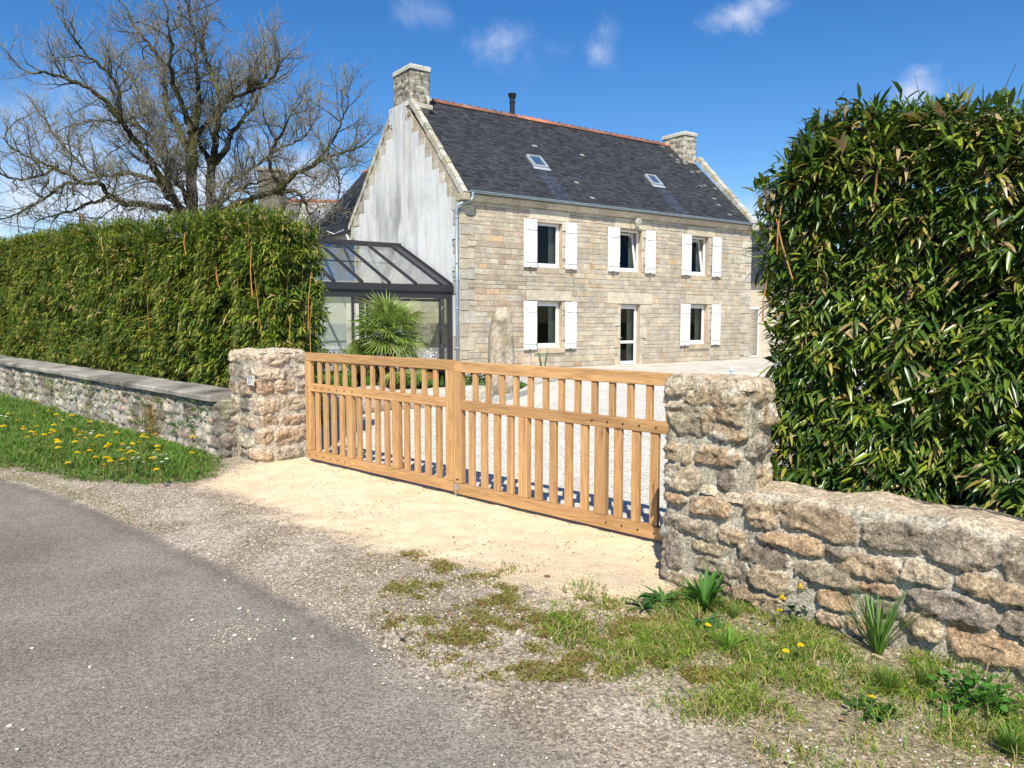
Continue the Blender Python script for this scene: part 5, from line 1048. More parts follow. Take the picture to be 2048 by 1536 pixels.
ab=MB(); ab.add([(0.01,0,-.1),(9,0,-.1),(9,0,3.3),(0.01,0,3.3)],[(0,1,2,3)],(.58,.51,.40)); ab.add([(9,0,-.1),(9,6,-.1),(9,6,3.3),(9,3,6.3),(9,0,3.3)],[(0,1,2,3,4)],(.58,.51,.40)); ab.build('wall',m_render,an)
d1=np.array([0,3.2,3.1]); l1=np.linalg.norm(d1); slates('roof',(0.08,-.2,3.25),(1,0,0),d1/l1,9,l1,.22,.14,m_slate,an,fc,seed=6)
for a,b in ((1.0,2.2),(3.6,5.2)):
    f_=MB(); frame_box(f_,a,b,.05,2.2,-.03,.04,.07); f_.build('window_frame',m_whiteframe,an); f_=MB(); f_.box(a+.07,b-.07,-.0,.02,.12,2.13); f_.build('window_pane',M('dark_pane',(.02,.022,.025),rough=.05,spec=.8),an)
# conservatory: lean-to of dark aluminium against the left gable
cn=empty('conservatory',tuple(hw(-.05,.38)),hA); tag(cn,'dark grey aluminium conservatory with sloping glass roof against the left gable','conservatory')
CW=6.2; Zg_,Zr,Dp=2.68,4.12,3.39
def cbox(nm,*a,mat=m_dark,par=cn): m_=MB(); m_.box(*a,bev=.004); return m_.build(nm,mat,par)
cbox('gutter_beam',-CW,.0,-.12,.02,2.50,2.70); cbox('gutter_beam',-CW,-.02,-.06,.02,2.30,2.498)
for u0,u1,nm in ((-.13,-.01,'post'),(-3.06,-2.92,'post'),(-CW,-CW+.12,'post')): cbox(nm,u0,u1,-.05,.05,-.05,2.298)
for u0 in (-.46,-3.30,-2.86,-5.9): cbox('door_stile',u0,u0+.07,-.02,.03,.02,2.28)
cbox('door_rail',-2.79,-.47,-.018,.028,2.2,2.28); cbox('door_rail',-2.79,-.47,-.018,.028,.02,.10)
for u0,u1 in ((-.39,-.14),(-2.79,-.47),(-5.83,-3.31)):
    m_=MB(); m_.add([(u0,0,.02),(u1,0,.02),(u1,0,2.29),(u0,0,2.29)],[(0,1,2,3)]); m_.build('front_pane',m_cglass,cn)
h_=MB(); h_.box(-.44,-.41,-.06,-.02,.95,1.25); h_.build('door_handle',m_black,cn)
dn=np.array([0,Dp,Zr-Zg_]); ln=np.linalg.norm(dn); dn/=ln; nn_=np.array([0,-dn[2],dn[1]])
Mc=Matrix.Translation((0,-.04,Zg_+.0))@Matrix(((1,0,0,0),(0,dn[1],nn_[1],0),(0,dn[2],nn_[2],0),(0,0,0,1)))
bars=[-.03]+[-.40-.86*i for i in range(7)]
for i,u in enumerate(bars):
    m_=MB(); m_.box(u-.03,u+.03,.0,ln,.0,.07,M=Mc); m_.box(u-.012,u+.012,.0,ln-.02,.071,.095,M=Mc); m_.build('roof_bar',m_dark,cn)
m_=MB(); m_.box(-.37,-.06,.02,ln,.02,.035,M=Mc); m_.build('side_panel',m_dark,cn)
for a,b in zip(bars[1:-1],bars[2:]):
    m_=MB(); m_.add([tuple(Mc@Vector(p)) for p in ((b+.03,.02,.045),(a-.03,.02,.045),(a-.03,ln-.02,.045),(b+.03,ln-.02,.045))],[(0,1,2,3)]); m_.build('roof_pane',m_cglass,cn)
    m_=MB(); m_.box(b+.03,a-.03,ln*.5,ln*.5+.03,.0,.04,M=Mc); m_.build('glazing_bar',m_dark,cn)
cbox('ridge_beam',-CW,.0,Dp-.08,Dp+.06,Zr-.02,Zr+.13)
d3=np.array([0,1.6,-.9]); 
m_=MB(); m_.add([(-CW,Dp+.05,Zr+.05),(0,Dp+.05,Zr+.05),(0,Dp+2.6,Zr-1.1),(-CW,Dp+2.6,Zr-1.1)],[(0,1,2,3)]); m_.build('rear_roof',m_slate,cn) if False else None
# white inner wall with its window seen through the glass, dark grey band above it for the roof beyond
iw=MB(); c_=(.62,.64,.62); 
for a,b,c,d in ((-5.9,-4.55,0,2.2),(-4.55,-3.95,0,.85),(-4.55,-3.95,2.0,2.2),(-3.95,-2.0,0,2.2)): iw.add([(a,Dp,c),(b,Dp,c),(b,Dp,d),(a,Dp,d)],[(0,1,2,3)],c_); iw.add([(a,Dp+.2,c),(a,Dp+.2,d),(b,Dp+.2,d),(b,Dp+.2,c)],[(0,1,2,3)],c_)
for x in (-4.55,-3.95): iw.add([(x,Dp,.85),(x,Dp+.2,.85),(x,Dp+.2,2.0),(x,Dp,2.0)],[(0,1,2,3)],c_)
iw.add([(-5.9,Dp,2.2),(-2.0,Dp,2.2),(-2.0,Dp+.2,2.2),(-5.9,Dp+.2,2.2)],[(0,1,2,3)],c_); iw.build('inner_wall',m_render,cn)
iw=MB(); iw.box(-5.9,0,Dp+.01,Dp+.2,2.62,Zr-.03,(.62,.63,.60)); iw.box(-5.9,0,Dp+.012,Dp+.2,2.205,2.615,(.10,.105,.11)); iw.build('upper_panel',m_render,cn)  # upper zone coloured pale so the roof panes look brighter, dark band below
iw=MB(); frame_box(iw,-4.55,-3.95,.85,2.0,Dp+.10,Dp+.16,.05); iw.build('window_frame',m_whiteframe,cn); iw=MB(); iw.box(-4.5,-4.0,Dp+.17,Dp+.18,.9,1.95); iw.build('window_pane',M('far_pane',(.12,.15,.16),rough=.1),cn)
cf=MB(); cf.box(-CW,0,-.05,Dp,-.05,.04,(.45,.43,.39)); cf.build('floor_slab',m_render,cn)
# rubble face of the gable inside the conservatory
o=rect_shell('gable_base',-.085,-.0465,.42,3.7,.0,lambda u:2.45,.05,auto_stones(-.2,8,0,2.4,.14,.2,.3,.6,.03,(.012,.02),[(.42,.33,.22),(.40,.37,.28),(.60,.52,.38)],77),m_stone,None,(.5,.46,.38),seed=77,rad=.01,rough=.006,frame=(H0,HU,HV)); o.parent=HT; o.matrix_parent_inverse=(Matrix.Translation(HT.location)@Matrix.Rotation(hA,4,'Z')).inverted()
# ================================================================ NEIGHBOUR HOUSE, POLE
nb=empty('neighbour_house',(-9,44,0),R(6)); tag(nb,'far house with pale weathered roof, terracotta ridge and stone chimney behind the tree','house')
nbm=MB(); nbm.add([(-4.3,-5,0),(7,-5,0),(7,-5,3.6),(-4.3,-5,3.6)],[(0,1,2,3)],(.5,.46,.4)); nbm.add([(-4.3,-5,0),(-4.3,-5,3.6),(-4.3,0,8.3),(-4.3,5,3.6),(-4.3,5,0)],[(0,1,2,3,4)],(.45,.42,.36)); nbm.build('wall',m_ashlar,nb)
d1=np.array([0,5.2,4.75]); l1=np.linalg.norm(d1); slates('roof',(-4.4,-5.2,3.55),(1,0,0),d1/l1,11.5,l1,.3,.17,M('pale_roof',attr=True,rough=.7,noise=[(.8,4,.8,1.15)]),nb,lambda u,s,g:np.array([.50,.49,.46])*g.uniform(.75,1.1)*(.45 if u<1.6 else 1),seed=8,lift=.02)  # slates at the left end coloured darker as the chimney's painted shadow
rb=MB(); rb.tube([(-4.4,0,8.3),(7.1,0,8.3)],.13,8,(.52,.20,.11)); rb.build('ridge_tiles',m_terra,nb)
cb=MB(); cb.box(-4.9,-3.7,-1.2,.4,5.5,9.7,(.20,.19,.16),bev=.05); cb.box(-5.0,-3.6,-1.3,.5,9.7,9.9,(.28,.27,.23),bev=.05); cb.build('chimney',m_ashlar,nb)
up=MB(); up.tube([(0,0,0),(0,0,5.75)],[.12,.10],8,(.30,.20,.12)); up.tube([(-.35,0,5.3),(.35,0,5.3)],.04,6,(.25,.18,.12)); o=up.build('utility_pole',m_cane); o.location=(-16.57,30,0); tag(o,'brown wooden utility pole rising behind the left hedge','pole')
for i,(z0,z1,dz_) in enumerate(((7.15,5.1,0),(7.0,4.95,0),(6.3,4.6,0))):
    P0=np.array([-26,33,z0+.2+.05*i]);P1=np.array([-8,26+i*.4,z1-.2]); pts=[P0+(P1-P0)*t-np.array([0,0,1])*.5*math.sin(math.pi*t) for t in np.linspace(0,1,16)]
    mb=MB(); mb.tube(pts,.011,4); o=mb.build('power_line',m_black); tag(o,['highest','middle','lowest'][i]+' overhead cable sagging behind the tree at the left','cable','overhead cables')
LIMBS=[([(-11.6,28.0,4.03),(-11.48,28.0,5.22),(-11.48,28.0,6.39),(-11.4,28.0,7.62),(-11.35,28.0,8.23)],0.3,0.2),([(-11.41,28.0,7.48),(-12.07,28.25,8.64),(-12.44,28.5,9.25),(-12.63,28.75,10.08),(-12.78,29.0,10.92),(-13.26,29.25,11.63),(-13.93,29.5,12.42),(-14.32,29.75,13.14)],0.17,0.04),([(-11.38,28.0,8.23),(-11.45,27.71,8.77),(-11.52,27.43,9.23),(-11.62,27.14,9.74),(-11.6,26.86,10.23),(-11.39,26.57,10.84),(-11.43,26.29,11.55)],0.15,0.04),([(-11.28,28.0,8.23),(-10.9,28.5,8.84),(-10.71,29.0,9.52),(-10.15,29.5,10.37),(-9.86,30.0,10.95),(-9.64,30.5,11.62)],0.14,0.04),([(-11.31,28.0,8.37),(-11.04,27.83,9.2),(-11.02,27.67,9.89),(-10.99,27.5,10.7),(-10.96,27.33,11.62),(-11.06,27.17,12.4)],0.13,0.03),([(-11.0,28.0,4.03),(-10.92,28.25,5.25),(-11.01,28.5,6.47),(-11.01,28.75,7.29)],0.26,0.2),([(-10.95,28.7,7.35),(-10.62,28.27,8.23),(-10.36,27.84,8.87),(-9.92,27.41,9.22),(-9.02,26.99,9.43),(-8.15,26.56,9.62),(-7.68,26.13,10.12)],0.15,0.04),([(-10.92,28.7,7.35),(-10.54,28.99,7.97),(-10.48,29.27,8.54),(-10.13,29.56,9.1),(-9.77,29.84,9.75),(-9.54,30.13,10.56),(-9.15,30.41,11.96)],0.15,0.04),([(-9.92,27.2,8.84),(-10.23,27.37,9.67),(-10.48,27.53,10.18),(-10.66,27.7,10.77),(-10.84,27.87,11.62),(-10.74,28.03,12.48)],0.11,0.03),([(-10.99,28.7,7.28),(-11.29,28.7,7.84),(-11.57,28.7,8.26)],0.12,0.1),([(-11.73,28.0,5.22),(-12.02,27.6,6.05),(-12.36,27.2,6.78),(-12.55,26.8,7.36),(-12.74,26.4,7.79),(-12.91,26.0,8.2),(-13.19,25.6,8.72),(-13.59,25.2,9.09),(-14.04,24.8,9.21),(-14.58,24.4,9.26)],0.2,0.04),([(-12.91,26.0,8.2),(-12.85,25.8,8.77),(-12.85,25.6,9.34),(-13.17,25.4,9.76),(-13.6,25.2,10.12),(-13.84,25.0,10.59)],0.11,0.03),([(-12.19,28.0,6.11),(-12.58,28.5,7.24),(-13.28,29.0,8.26),(-14.07,29.5,8.95),(-15.34,30.0,9.22),(-16.66,30.5,9.34)],0.12,0.04),([(-13.64,25.3,9.12),(-13.82,24.9,8.52),(-14.1,24.5,7.94),(-14.46,24.1,8.07),(-14.68,23.7,8.19)],0.07,0.03),([(-11.66,28.0,5.22),(-12.2,27.5,5.56),(-12.64,27.0,5.62),(-13.14,26.5,5.61),(-13.4,26.0,5.79),(-13.44,25.5,6.08),(-13.74,25.0,6.0),(-14.08,24.5,5.85),(-14.29,24.0,5.41),(-14.84,23.5,4.87)],0.16,0.04),([(-13.5,26.2,5.76),(-14.02,25.8,5.47),(-14.32,25.4,5.19),(-14.73,25.0,5.01)],0.08,0.03),([(-11.79,28.0,5.63),(-12.55,28.5,6.12),(-13.19,29.0,6.77),(-14.43,29.5,7.15),(-15.58,30.0,7.17),(-16.59,30.5,7.56),(-17.89,31.0,8.72),(-18.76,31.5,9.75)],0.13,0.04),([(-13.74,25.0,6.0),(-14.18,24.5,6.33),(-14.6,24.0,6.53),(-14.98,23.5,6.77)],0.08,0.03),([(-14.18,24.5,6.45),(-14.5,24.0,6.06),(-14.85,23.5,5.85),(-15.38,23.0,6.1)],0.06,0.03),([(-10.82,28.0,5.22),(-9.97,27.62,5.64),(-9.0,27.25,5.92),(-8.0,26.88,6.13),(-7.42,26.5,6.52),(-6.65,26.12,6.77),(-6.04,25.75,6.95),(-5.0,25.38,7.18)],0.18,0.04),([(-8.01,26.9,6.07),(-7.3,26.74,5.98),(-7.0,26.58,5.49),(-6.77,26.42,4.95),(-6.54,26.26,4.54)],0.09,0.03),([(-7.94,26.9,6.2),(-8.3,26.82,6.91),(-8.12,26.74,7.54),(-7.76,26.66,8.05),(-7.39,26.58,8.73)],0.1,0.03),([(-10.74,28.0,5.42),(-10.21,28.75,6.38),(-9.51,29.5,6.86),(-8.84,30.25,7.22)],0.1,0.03),([(-6.64,26.1,6.77),(-5.98,25.8,7.4),(-5.58,25.5,7.95),(-5.25,25.2,8.49)],0.07,0.02),([(-6.03,25.7,6.94),(-5.71,25.4,6.56),(-5.53,25.1,5.89),(-5.53,24.8,5.54)],0.05,0.02),([(-11.52,28.0,5.35),(-12.07,28.71,6.37),(-12.86,29.43,7.06),(-13.22,30.14,8.08),(-14.24,30.86,9.58),(-15.0,31.57,10.91),(-15.78,32.29,12.05)],0.12,0.03),([(-11.44,28.0,7.62),(-11.45,27.2,7.58),(-11.48,26.4,7.92),(-11.82,25.6,8.22),(-12.18,24.8,8.26)],0.08,0.03),([(-10.74,28.0,5.35),(-10.58,29.0,6.63),(-10.11,30.0,7.32),(-9.27,31.0,8.34),(-8.44,32.0,9.1),(-8.03,33.0,10.46)],0.11,0.03)]
# ================================================================ BARE OAK
def spline(P,n):
    P=[np.array(p,float) for p in P]; return np.array(cat(P,n))
trng=np.random.default_rng(99)
tree=empty('bare_tree',(-13.5,33.6,0)); tag(tree,'large spreading bare tree with dark mossy limbs and first buds behind the left hedge','tree')
def inv(o): o.matrix_parent_inverse=Matrix.Translation(tree.location).inverted(); return o
tk=MB(); lim=[]
tk.tube([(-13.6,33.7,-.1),(-13.6,33.66,1.5),(-13.65,33.6,3.2),(-13.8,33.6,5.2)],[.65,.5,.48,.38],12,(.10,.09,.06)); tk.tube([(-13.45,33.7,2.6),(-13.2,33.66,4.3),(-13.1,33.8,6.0)],[.42,.36,.32],10,(.10,.09,.06))
inv(tk.build('trunk',m_bark,tree,smooth=True))
lb=MB(); SKIP=(13,26)
for li,(P,a,b) in enumerate(LIMBS):
    if li in SKIP: continue
    P=[(x*1.2,y*1.2,1.6+(z-1.6)*1.2) for x,y,z in P]; a*=1.15; b*=1.0; a*=.88
    Q=spline(P,6); n=len(Q); Q=Q+np.concatenate([[[0,0,0]],trng.normal(size=(n-1,3))*.025]); R_=np.linspace(a,b,n)*.95; t=np.linspace(0,1,n); lim.append((Q,R_))
    mossy=fn(Q*1.3,501,3); col=mixc((.035,.031,.024),(.085,.085,.03),np.repeat(sst(.42,.6,mossy),8)); lb.tube(Q,R_,8,col)
inv(lb.build('limbs',m_bark,tree,smooth=True))
def grow(parent,n_per_m,len_f,nseg,ang,upb,wob,r0,tip,skip=.12):
    out=[]
    for Q,R_ in parent:
        sg=np.diff(Q,axis=0); sl_=np.linalg.norm(sg,axis=1); Lt=sl_.sum(); n=max(1,int(Lt*n_per_m+trng.random())); cum=np.concatenate([[0],np.cumsum(sl_)])
        for k in range(n):
            t=skip+(1-skip)*(k+trng.random())/n; s=min(t,.999)*Lt; i=int(np.searchsorted(cum,s)-1); i=max(0,min(i,len(sg)-1)); p=Q[i]+sg[i]*((s-cum[i])/sl_[i]); T=sg[i]/sl_[i]
            d=np.cross(T,trng.normal(size=3)); d/=np.linalg.norm(d)+1e-9; a=ang*(.6+.7*trng.random()); d=T*math.cos(a)+d*math.sin(a); L_=len_f*(.5+.9*trng.random())*(1-.45*t)
            rr=np.interp(t,np.linspace(0,1,len(R_)),R_); r1=min(rr*.75,r0*(.7+.6*trng.random())); pts=[p]; v=d
            for j in range(nseg):
                v=v+np.array([0,0,upb])+trng.normal(size=3)*wob; v/=np.linalg.norm(v); pts.append(pts[-1]+v*L_/nseg)
            out.append((np.array(pts),np.linspace(r1,max(tip,r1*.35),nseg+1)))
        # the tip carries on
        v=sg[-1]/sl_[-1]; pts=[Q[-1]]
        for j in range(nseg): v=v+np.array([0,0,upb])+trng.normal(size=3)*wob; v/=np.linalg.norm(v); pts.append(pts[-1]+v*len_f*.8/nseg)
        out.append((np.array(pts),np.linspace(R_[-1],max(tip,R_[-1]*.4),nseg+1)))
    return out
L2=grow(lim,3.1,1.8,8,.95,.04,.19,.032,.013,.12)
L3=grow(L2,4.6,.95,5,.85,.09,.22,.015,.008,.08)
L4=grow(L3,6.0,.46,4,.8,.24,.24,.0085,.006,.08)
print('tree',len(L2),len(L3),len(L4))
V,F=fast_tubes(L2,6); c=mixc((.05,.047,.036),(.11,.11,.055),fn(V*1.1,505,2)); inv(arrmesh('branches',V,F,m_bark,tree,cols=c,smooth=True))
V,F=fast_tubes(L3,4); V4,F4=fast_tubes(L4,3); c=mixc((.12,.105,.08),(.21,.19,.15),fn(V*2,506,2)); c4=np.tile((.27,.245,.19),(len(V4),1))
tw=inv(arrmesh('twigs',np.concatenate([V,V4]),np.concatenate([F,F4+len(V)]),m_bark,tree,cols=np.concatenate([c,c4]))) if False else None
o=inv(arrmesh('twigs',V,F,m_bark,tree,cols=c)); tag(o,kind='stuff'); o=inv(arrmesh('twigs',V4,F4,m_bark,tree,cols=c4)); tag(o,kind='stuff')
# buds / small opening leaves at the twig ends
E_=np.array([q[0][-1] for q in L4]); D_=np.array([q[0][-1]-q[0][-2] for q in L4]); k=trng.random(len(E_))<.75; E_=E_[k];D_=norm(D_[k]); n=len(E_)
P=np.repeat(E_,2,0)+trng.normal(size=(2*n,3))*.012; Dd=norm(np.repeat(D_,2,0)+trng.normal(size=(2*n,3))*.5); cols=mixc((.20,.22,.06),(.34,.33,.16),trng.random(2*n))
V,F,C=leaves(P,Dd,norm(trng.normal(size=(2*n,3))),trng.uniform(.04,.08,2*n),trng.uniform(.007,.013,2*n),np.zeros(2*n),cols,np.zeros(2*n),hi=False); o=inv(arrmesh('buds',V,F,m_grass,tree,cols=C)); tag(o,kind='stuff')
# hanging lichen tufts on the limbs
# nest
nm=MB()
for i in range(140):
    a=rng.uniform(0,6.28); r_=rng.uniform(.12,.26); p=np.array([math.cos(a)*r_,math.sin(a)*r_,rng.normal()*.09]); d=np.array([-math.sin(a),math.cos(a),rng.normal()*.4])*.17+rng.normal(size=3)*.04; nm.tube([p-d,p+rng.normal(size=3)*.02,p+d],.008,3,(.06,.045,.03),cap=False)
o=nm.build('bird_nest',m_bark); o.location=(-10.6,32.4,11.34); tag(o,'dark twiggy bird nest high in the bare tree','nest')
# ================================================================ GARDEN BEHIND THE GATE
# standing stone
def boulder(name,loc,sx,sy,sz,seed,col,label,cat_='stone',group=None,box=.5,rz=0,amp=.12,taper=0,res=4,dark=.4):
    bm=bmesh.new(); bmesh.ops.create_icosphere(bm,subdivisions=res,radius=1); V=np.array([v.co[:] for v in bm.verts]); F=[tuple(v.index for v in f.verts) for f in bm.faces]; bm.free()
    V=np.sign(V)*np.abs(V)**box; V/= (np.abs(V)**3).sum(1,keepdims=True)**(1/3.)*1.0; n=fn(V*1.7+seed*3.1,600+seed,4)-.5; n2=fn(V*7+seed,610+seed,4)-.5
    V=V*(1+amp*2*n+amp*.5*n2)[:,None]; V[:,0]*=sx*(1-taper*(V[:,2]+1)/2); V[:,1]*=sy*(1-taper*(V[:,2]+1)/2); V[:,2]=(V[:,2]+.92)*sz
    cc=mixc(col,np.array(col)*.45,np.clip(sst(.02,.2,fn(V*5,620+seed,4)-.5)*dark*2,0,1)); cc=mixc(cc,(.30,.30,.12),sst(.08,.2,fn(V*3+3,630+seed,3)-.5)*.4)
    o=arrmesh(name,V,F,m_stone,cols=cc,smooth=True); o.location=loc; o.rotation_euler=(0,0,rz); tag(o,label,cat_,group); return o
boulder('standing_stone',(-.22,15.9,-.02),.30,.22,1.0,3,(.45,.38,.30),'tall rough granite standing stone in front of the house front','standing stone',box=.36,rz=.3,amp=.10,taper=.22,res=5)
edge=[(-3.35,12.0),(-2.95,12.8),(-2.55,13.65),(-1.95,14.2),(-1.3,14.6),(-.8,15.0)]
lbs=['long pale granite edging block nearest the left pillar behind the gate','granite edging block second from the left below the lawn','speckled granite edging block in front of the palm','granite edging block to the right of the palm foot','granite edging block left of the standing stone with a dark gap beside it','pale granite edging block beside the standing stone']
for i,(x,y) in enumerate(edge):
    boulder('edging_stone',(x,y,-.03),.50,.22,.20+(.05 if i<3 else 0),10+i,[(.52,.45,.36),(.48,.40,.33),(.55,.46,.38),(.50,.44,.36),(.56,.50,.42),(.54,.50,.44)][i],lbs[i],'edging stone','granite blocks edging the lawn',box=.5,rz=[1.1,1.05,.9,.55,.6,.7][i],amp=.06,res=4)
kb=MB(); kp=spline([(-.6,14.9,.05),(-.2,15.5,.07),(.15,16.4,.08),(.40,17.4,.09),(.44,18.0,.09),(.25,18.9,.09)],6)
for i in range(len(kp)-1):
    d=kp[i+1]-kp[i]; d/=np.linalg.norm(d); s=np.array([d[1],-d[0],0]); a,b=kp[i],kp[i+1]
    for q in (.08,): kb.add([a-s*q-[0,0,.15],a+s*q-[0,0,.15],a+s*q+[0,0,.04],a-s*q+[0,0,.04],b-s*q-[0,0,.15],b+s*q-[0,0,.15],b+s*q+[0,0,.04],b-s*q+[0,0,.04]],[(0,1,5,4),(1,2,6,5),(2,3,7,6),(3,0,4,7),(3,2,1,0),(4,5,6,7)],(.58,.56,.52))
o=kb.build('lawn_kerb',m_coping); tag(o,'curved pale concrete kerb round the right tip of the lawn','kerb')
kb=MB(); a=np.array([-6.2,22.75,.1]);b=np.array([-1.85,21.75,.1]); d=(b-a)/np.linalg.norm(b-a); s=np.array([d[1],-d[0],0])*.12; kb.add([a-s-[0,0,.2],a+s-[0,0,.2],a+s+[0,0,.04],a-s+[0,0,.04],b-s-[0,0,.2],b+s-[0,0,.2],b+s+[0,0,.04],b-s+[0,0,.04]],[(0,1,5,4),(1,2,6,5),(2,3,7,6),(3,0,4,7),(3,2,1,0),(4,5,6,7)],(.58,.55,.5))
o=kb.build('terrace_kerb',m_coping); tag(o,'straight pale kerb between the lawn and the conservatory','kerb')
# fan palms
def frond_mesh(seed,Rf=.47,pet=.36):
    g=np.random.default_rng(seed); V=[];F=[];C=[]; n=26
    mb=MB(); mb.tube([(0,0,0),(pet*.5,0,.02),(pet,0,0)],[.011,.008,.006],5,(.13,.19,.04))
    for i in range(n):
        a=(i/(n-1)-.5)*math.radians(250); L_=Rf*(.72+.28*math.cos(a*.62))*g.uniform(.9,1.06); d=np.array([math.cos(a),math.sin(a),0]); s=np.array([-d[1],d[0],0]); b=np.array([pet,0,0.]); w=.013
        k=.55; dr=g.uniform(.02,.09); c=np.array((.20,.28,.05))*g.uniform(.6,1.5)
        if g.random()<.1: c=np.array((.24,.24,.08))
        p1=b+d*L_*.5+[0,0,.045-abs(a)*.02]; p2=b+d*L_+[0,0,-dr]; mb.add([b,p1+s*w,p1-s*w,p1-[0,0,w*.9],p2],[(0,3,1),(0,2,3),(1,3,4),(3,2,4)],[c,c*1.1,c*1.1,c*.8,c*1.7+[.05,.04,.02]])
    return mb
fb=[frond_mesh(i) for i in range(3)]
def palm(loc,H_,n,sc_,label,trunks,seed):
    g=np.random.default_rng(seed); t=empty('fan_palm',loc); tag(t,label,'palm')
    src=[f.build('frond',m_palm,t) for f in fb]; used=set()
    for (dx,dy,hx,hy,hz,rad) in trunks:
        tb_=MB(); P=spline([(dx,dy,-.05),((dx+hx)/2,(dy+hy)/2,hz*.5),(hx,hy,hz)],6); tb_.tube(P,np.linspace(rad,rad*.8,len(P)),10,(.1,.07,.05))
        for i in range(70):
            q=P[int(g.integers(1,len(P)))]; a=g.uniform(0,6.28); o_=np.array([math.cos(a),math.sin(a),.5]); b_=q+o_*rad*.9*np.array([1,1,0]); tb_.add([b_+[0,0,-.05],b_+o_*.05+[0,0,.02],b_+[.01,.01,.04]],[(0,1,2)],(.16,.11,.07))
        tb_.build('trunk',m_fibre,t)
    for i in range(n):
        tr=trunks[0] if i<n*.72 else trunks[i%len(trunks)]; j=i%3; o=src[j] if j not in used else src[j].copy()
        if j in used: COL.objects.link(o)
        used.add(j); o.parent=t; az=i*2.399+g.normal()*.15; el=math.radians(78-135*((i%int(n*.72) if i<n*.72 else g.random()*n*.6)/(n*.72)))+g.normal()*.1; s_=sc_*(1.0 if i<n*.72 else .8)*g.uniform(.85,1.1)
        o.location=(tr[2],tr[3],tr[4]+.02); o.rotation_euler=(g.normal()*.25,-el,az); o.scale=(s_,)*3
    return t
palm((-2.45,15.5,.12),1.3,50,1.12,'fan palm with green spiky fronds in the lawn before the conservatory',[(0,0,-.02,0,1.22,.11),(-.22,.1,-.34,.05,.62,.08),(.2,-.1,.30,-.12,.60,.08)],5)
palm((-3.15,16.0,.12),.7,20,.72,'smaller fan palm low on the left of the large palm',[(0,0,0,0,.55,.07)],6)
# shrubs in the border
def shrub(name,loc,rx,h,n,cols_,label,seed,lf=.05):
    g=np.random.default_rng(seed); t=empty(name,loc); tag(t,label,'shrub'); sb=MB()
    for i in range(7): a=g.uniform(0,6.28); sb.tube([(0,0,0),(math.cos(a)*rx*.3,math.sin(a)*rx*.3,h*.5),(math.cos(a)*rx*.7,math.sin(a)*rx*.7,h*.9)],[.012,.008,.004],5,(.08,.05,.04))
    sb.build('stems',m_cane,t); P=g.normal(size=(n,3)); P/=np.linalg.norm(P,axis=1,keepdims=True); P*=g.random((n,1))**.4; P=P*np.array([rx,rx,h*.42])+np.array([0,0,h*.6]); c=np.array(cols_)[g.integers(0,len(cols_),n)]*(.7+.6*g.random((n,1)))
    V,F,C=leaves(P,norm(g.normal(size=(n,3))+[0,0,-.2]),norm(g.normal(size=(n,3))+[0,0,1]),lf*(.6+.7*g.random(n)),lf*.3*(.7+.6*g.random(n)),g.random(n)*.3,c,np.zeros(n)); arrmesh('foliage',V,F,m_grass,t,cols=C); return t
shrub('variegated_shrub',(-.78,16.6,.0),.21,.72,520,[(.55,.55,.42),(.07,.12,.04),(.04,.05,.03),(.40,.42,.30)],'small cream and green variegated shrub left of the standing stone',1)
shrub('purple_shrub',(-.44,16.4,.0),.17,.72,420,[(.06,.015,.025),(.10,.03,.04),(.03,.015,.02)],'small dark purple shrub just left of the standing stone',2)
shrub('round_shrub',(-4.6,17.8,.1),.45,1.0,900,[(.05,.08,.03),(.16,.19,.13),(.09,.12,.07)],'grey green bush at the left behind the gate beside the hedge end',3,.06)
# pots
def pot(loc,r_,h,col,label,plant=None,seed=0):
    t=empty('flower_pot',loc); tag(t,label,'pot'); pr=[(r_*.65,0),(r_*.72,.02),(r_,h*.9),(r_*1.08,h*.9),(r_*1.08,h),(r_*.95,h),(r_*.9,h*.85),(0,h*.85)]; k=20; V=[(math.cos(a)*x,math.sin(a)*x,z) for x,z in pr for a in np.arange(k)*2*math.pi/k]
    m_=MB(); m_.add(V,[(i*k+j,i*k+(j+1)%k,(i+1)*k+(j+1)%k,(i+1)*k+j) for i in range(len(pr)-1) for j in range(k)],col); m_.build('bowl',m_terra,t)
    if plant:
        g=np.random.default_rng(seed); n=120; P=g.normal(size=(n,3))*np.array([r_*.5,r_*.5,r_*.35])+np.array([0,0,h+r_*.5]); V,F,C=leaves(P,norm(g.normal(size=(n,3))+[0,0,.5]),norm(g.normal(size=(n,3))),np.full(n,.07),np.full(n,.018),g.random(n)*.4,np.array(plant)*(.6+.8*g.random((n,1))),np.zeros(n)); arrmesh('plant',V,F,m_grass,t,cols=C)
    return t
pot((-2.05,19.6,.1),.17,.34,(.40,.05,.06),'glossy red pot on the lawn behind the dog',(.05,.12,.03),1)
pot((-3.95,20.6,.1),.30,.55,(.10,.06,.055),'large dark brown pot between the palm trunks and the table',None,2)
pot((-2.4,22.3,.04),.2,.5,(.7,.7,.7),'white planter with white flowers inside the conservatory',(.75,.75,.72),3)
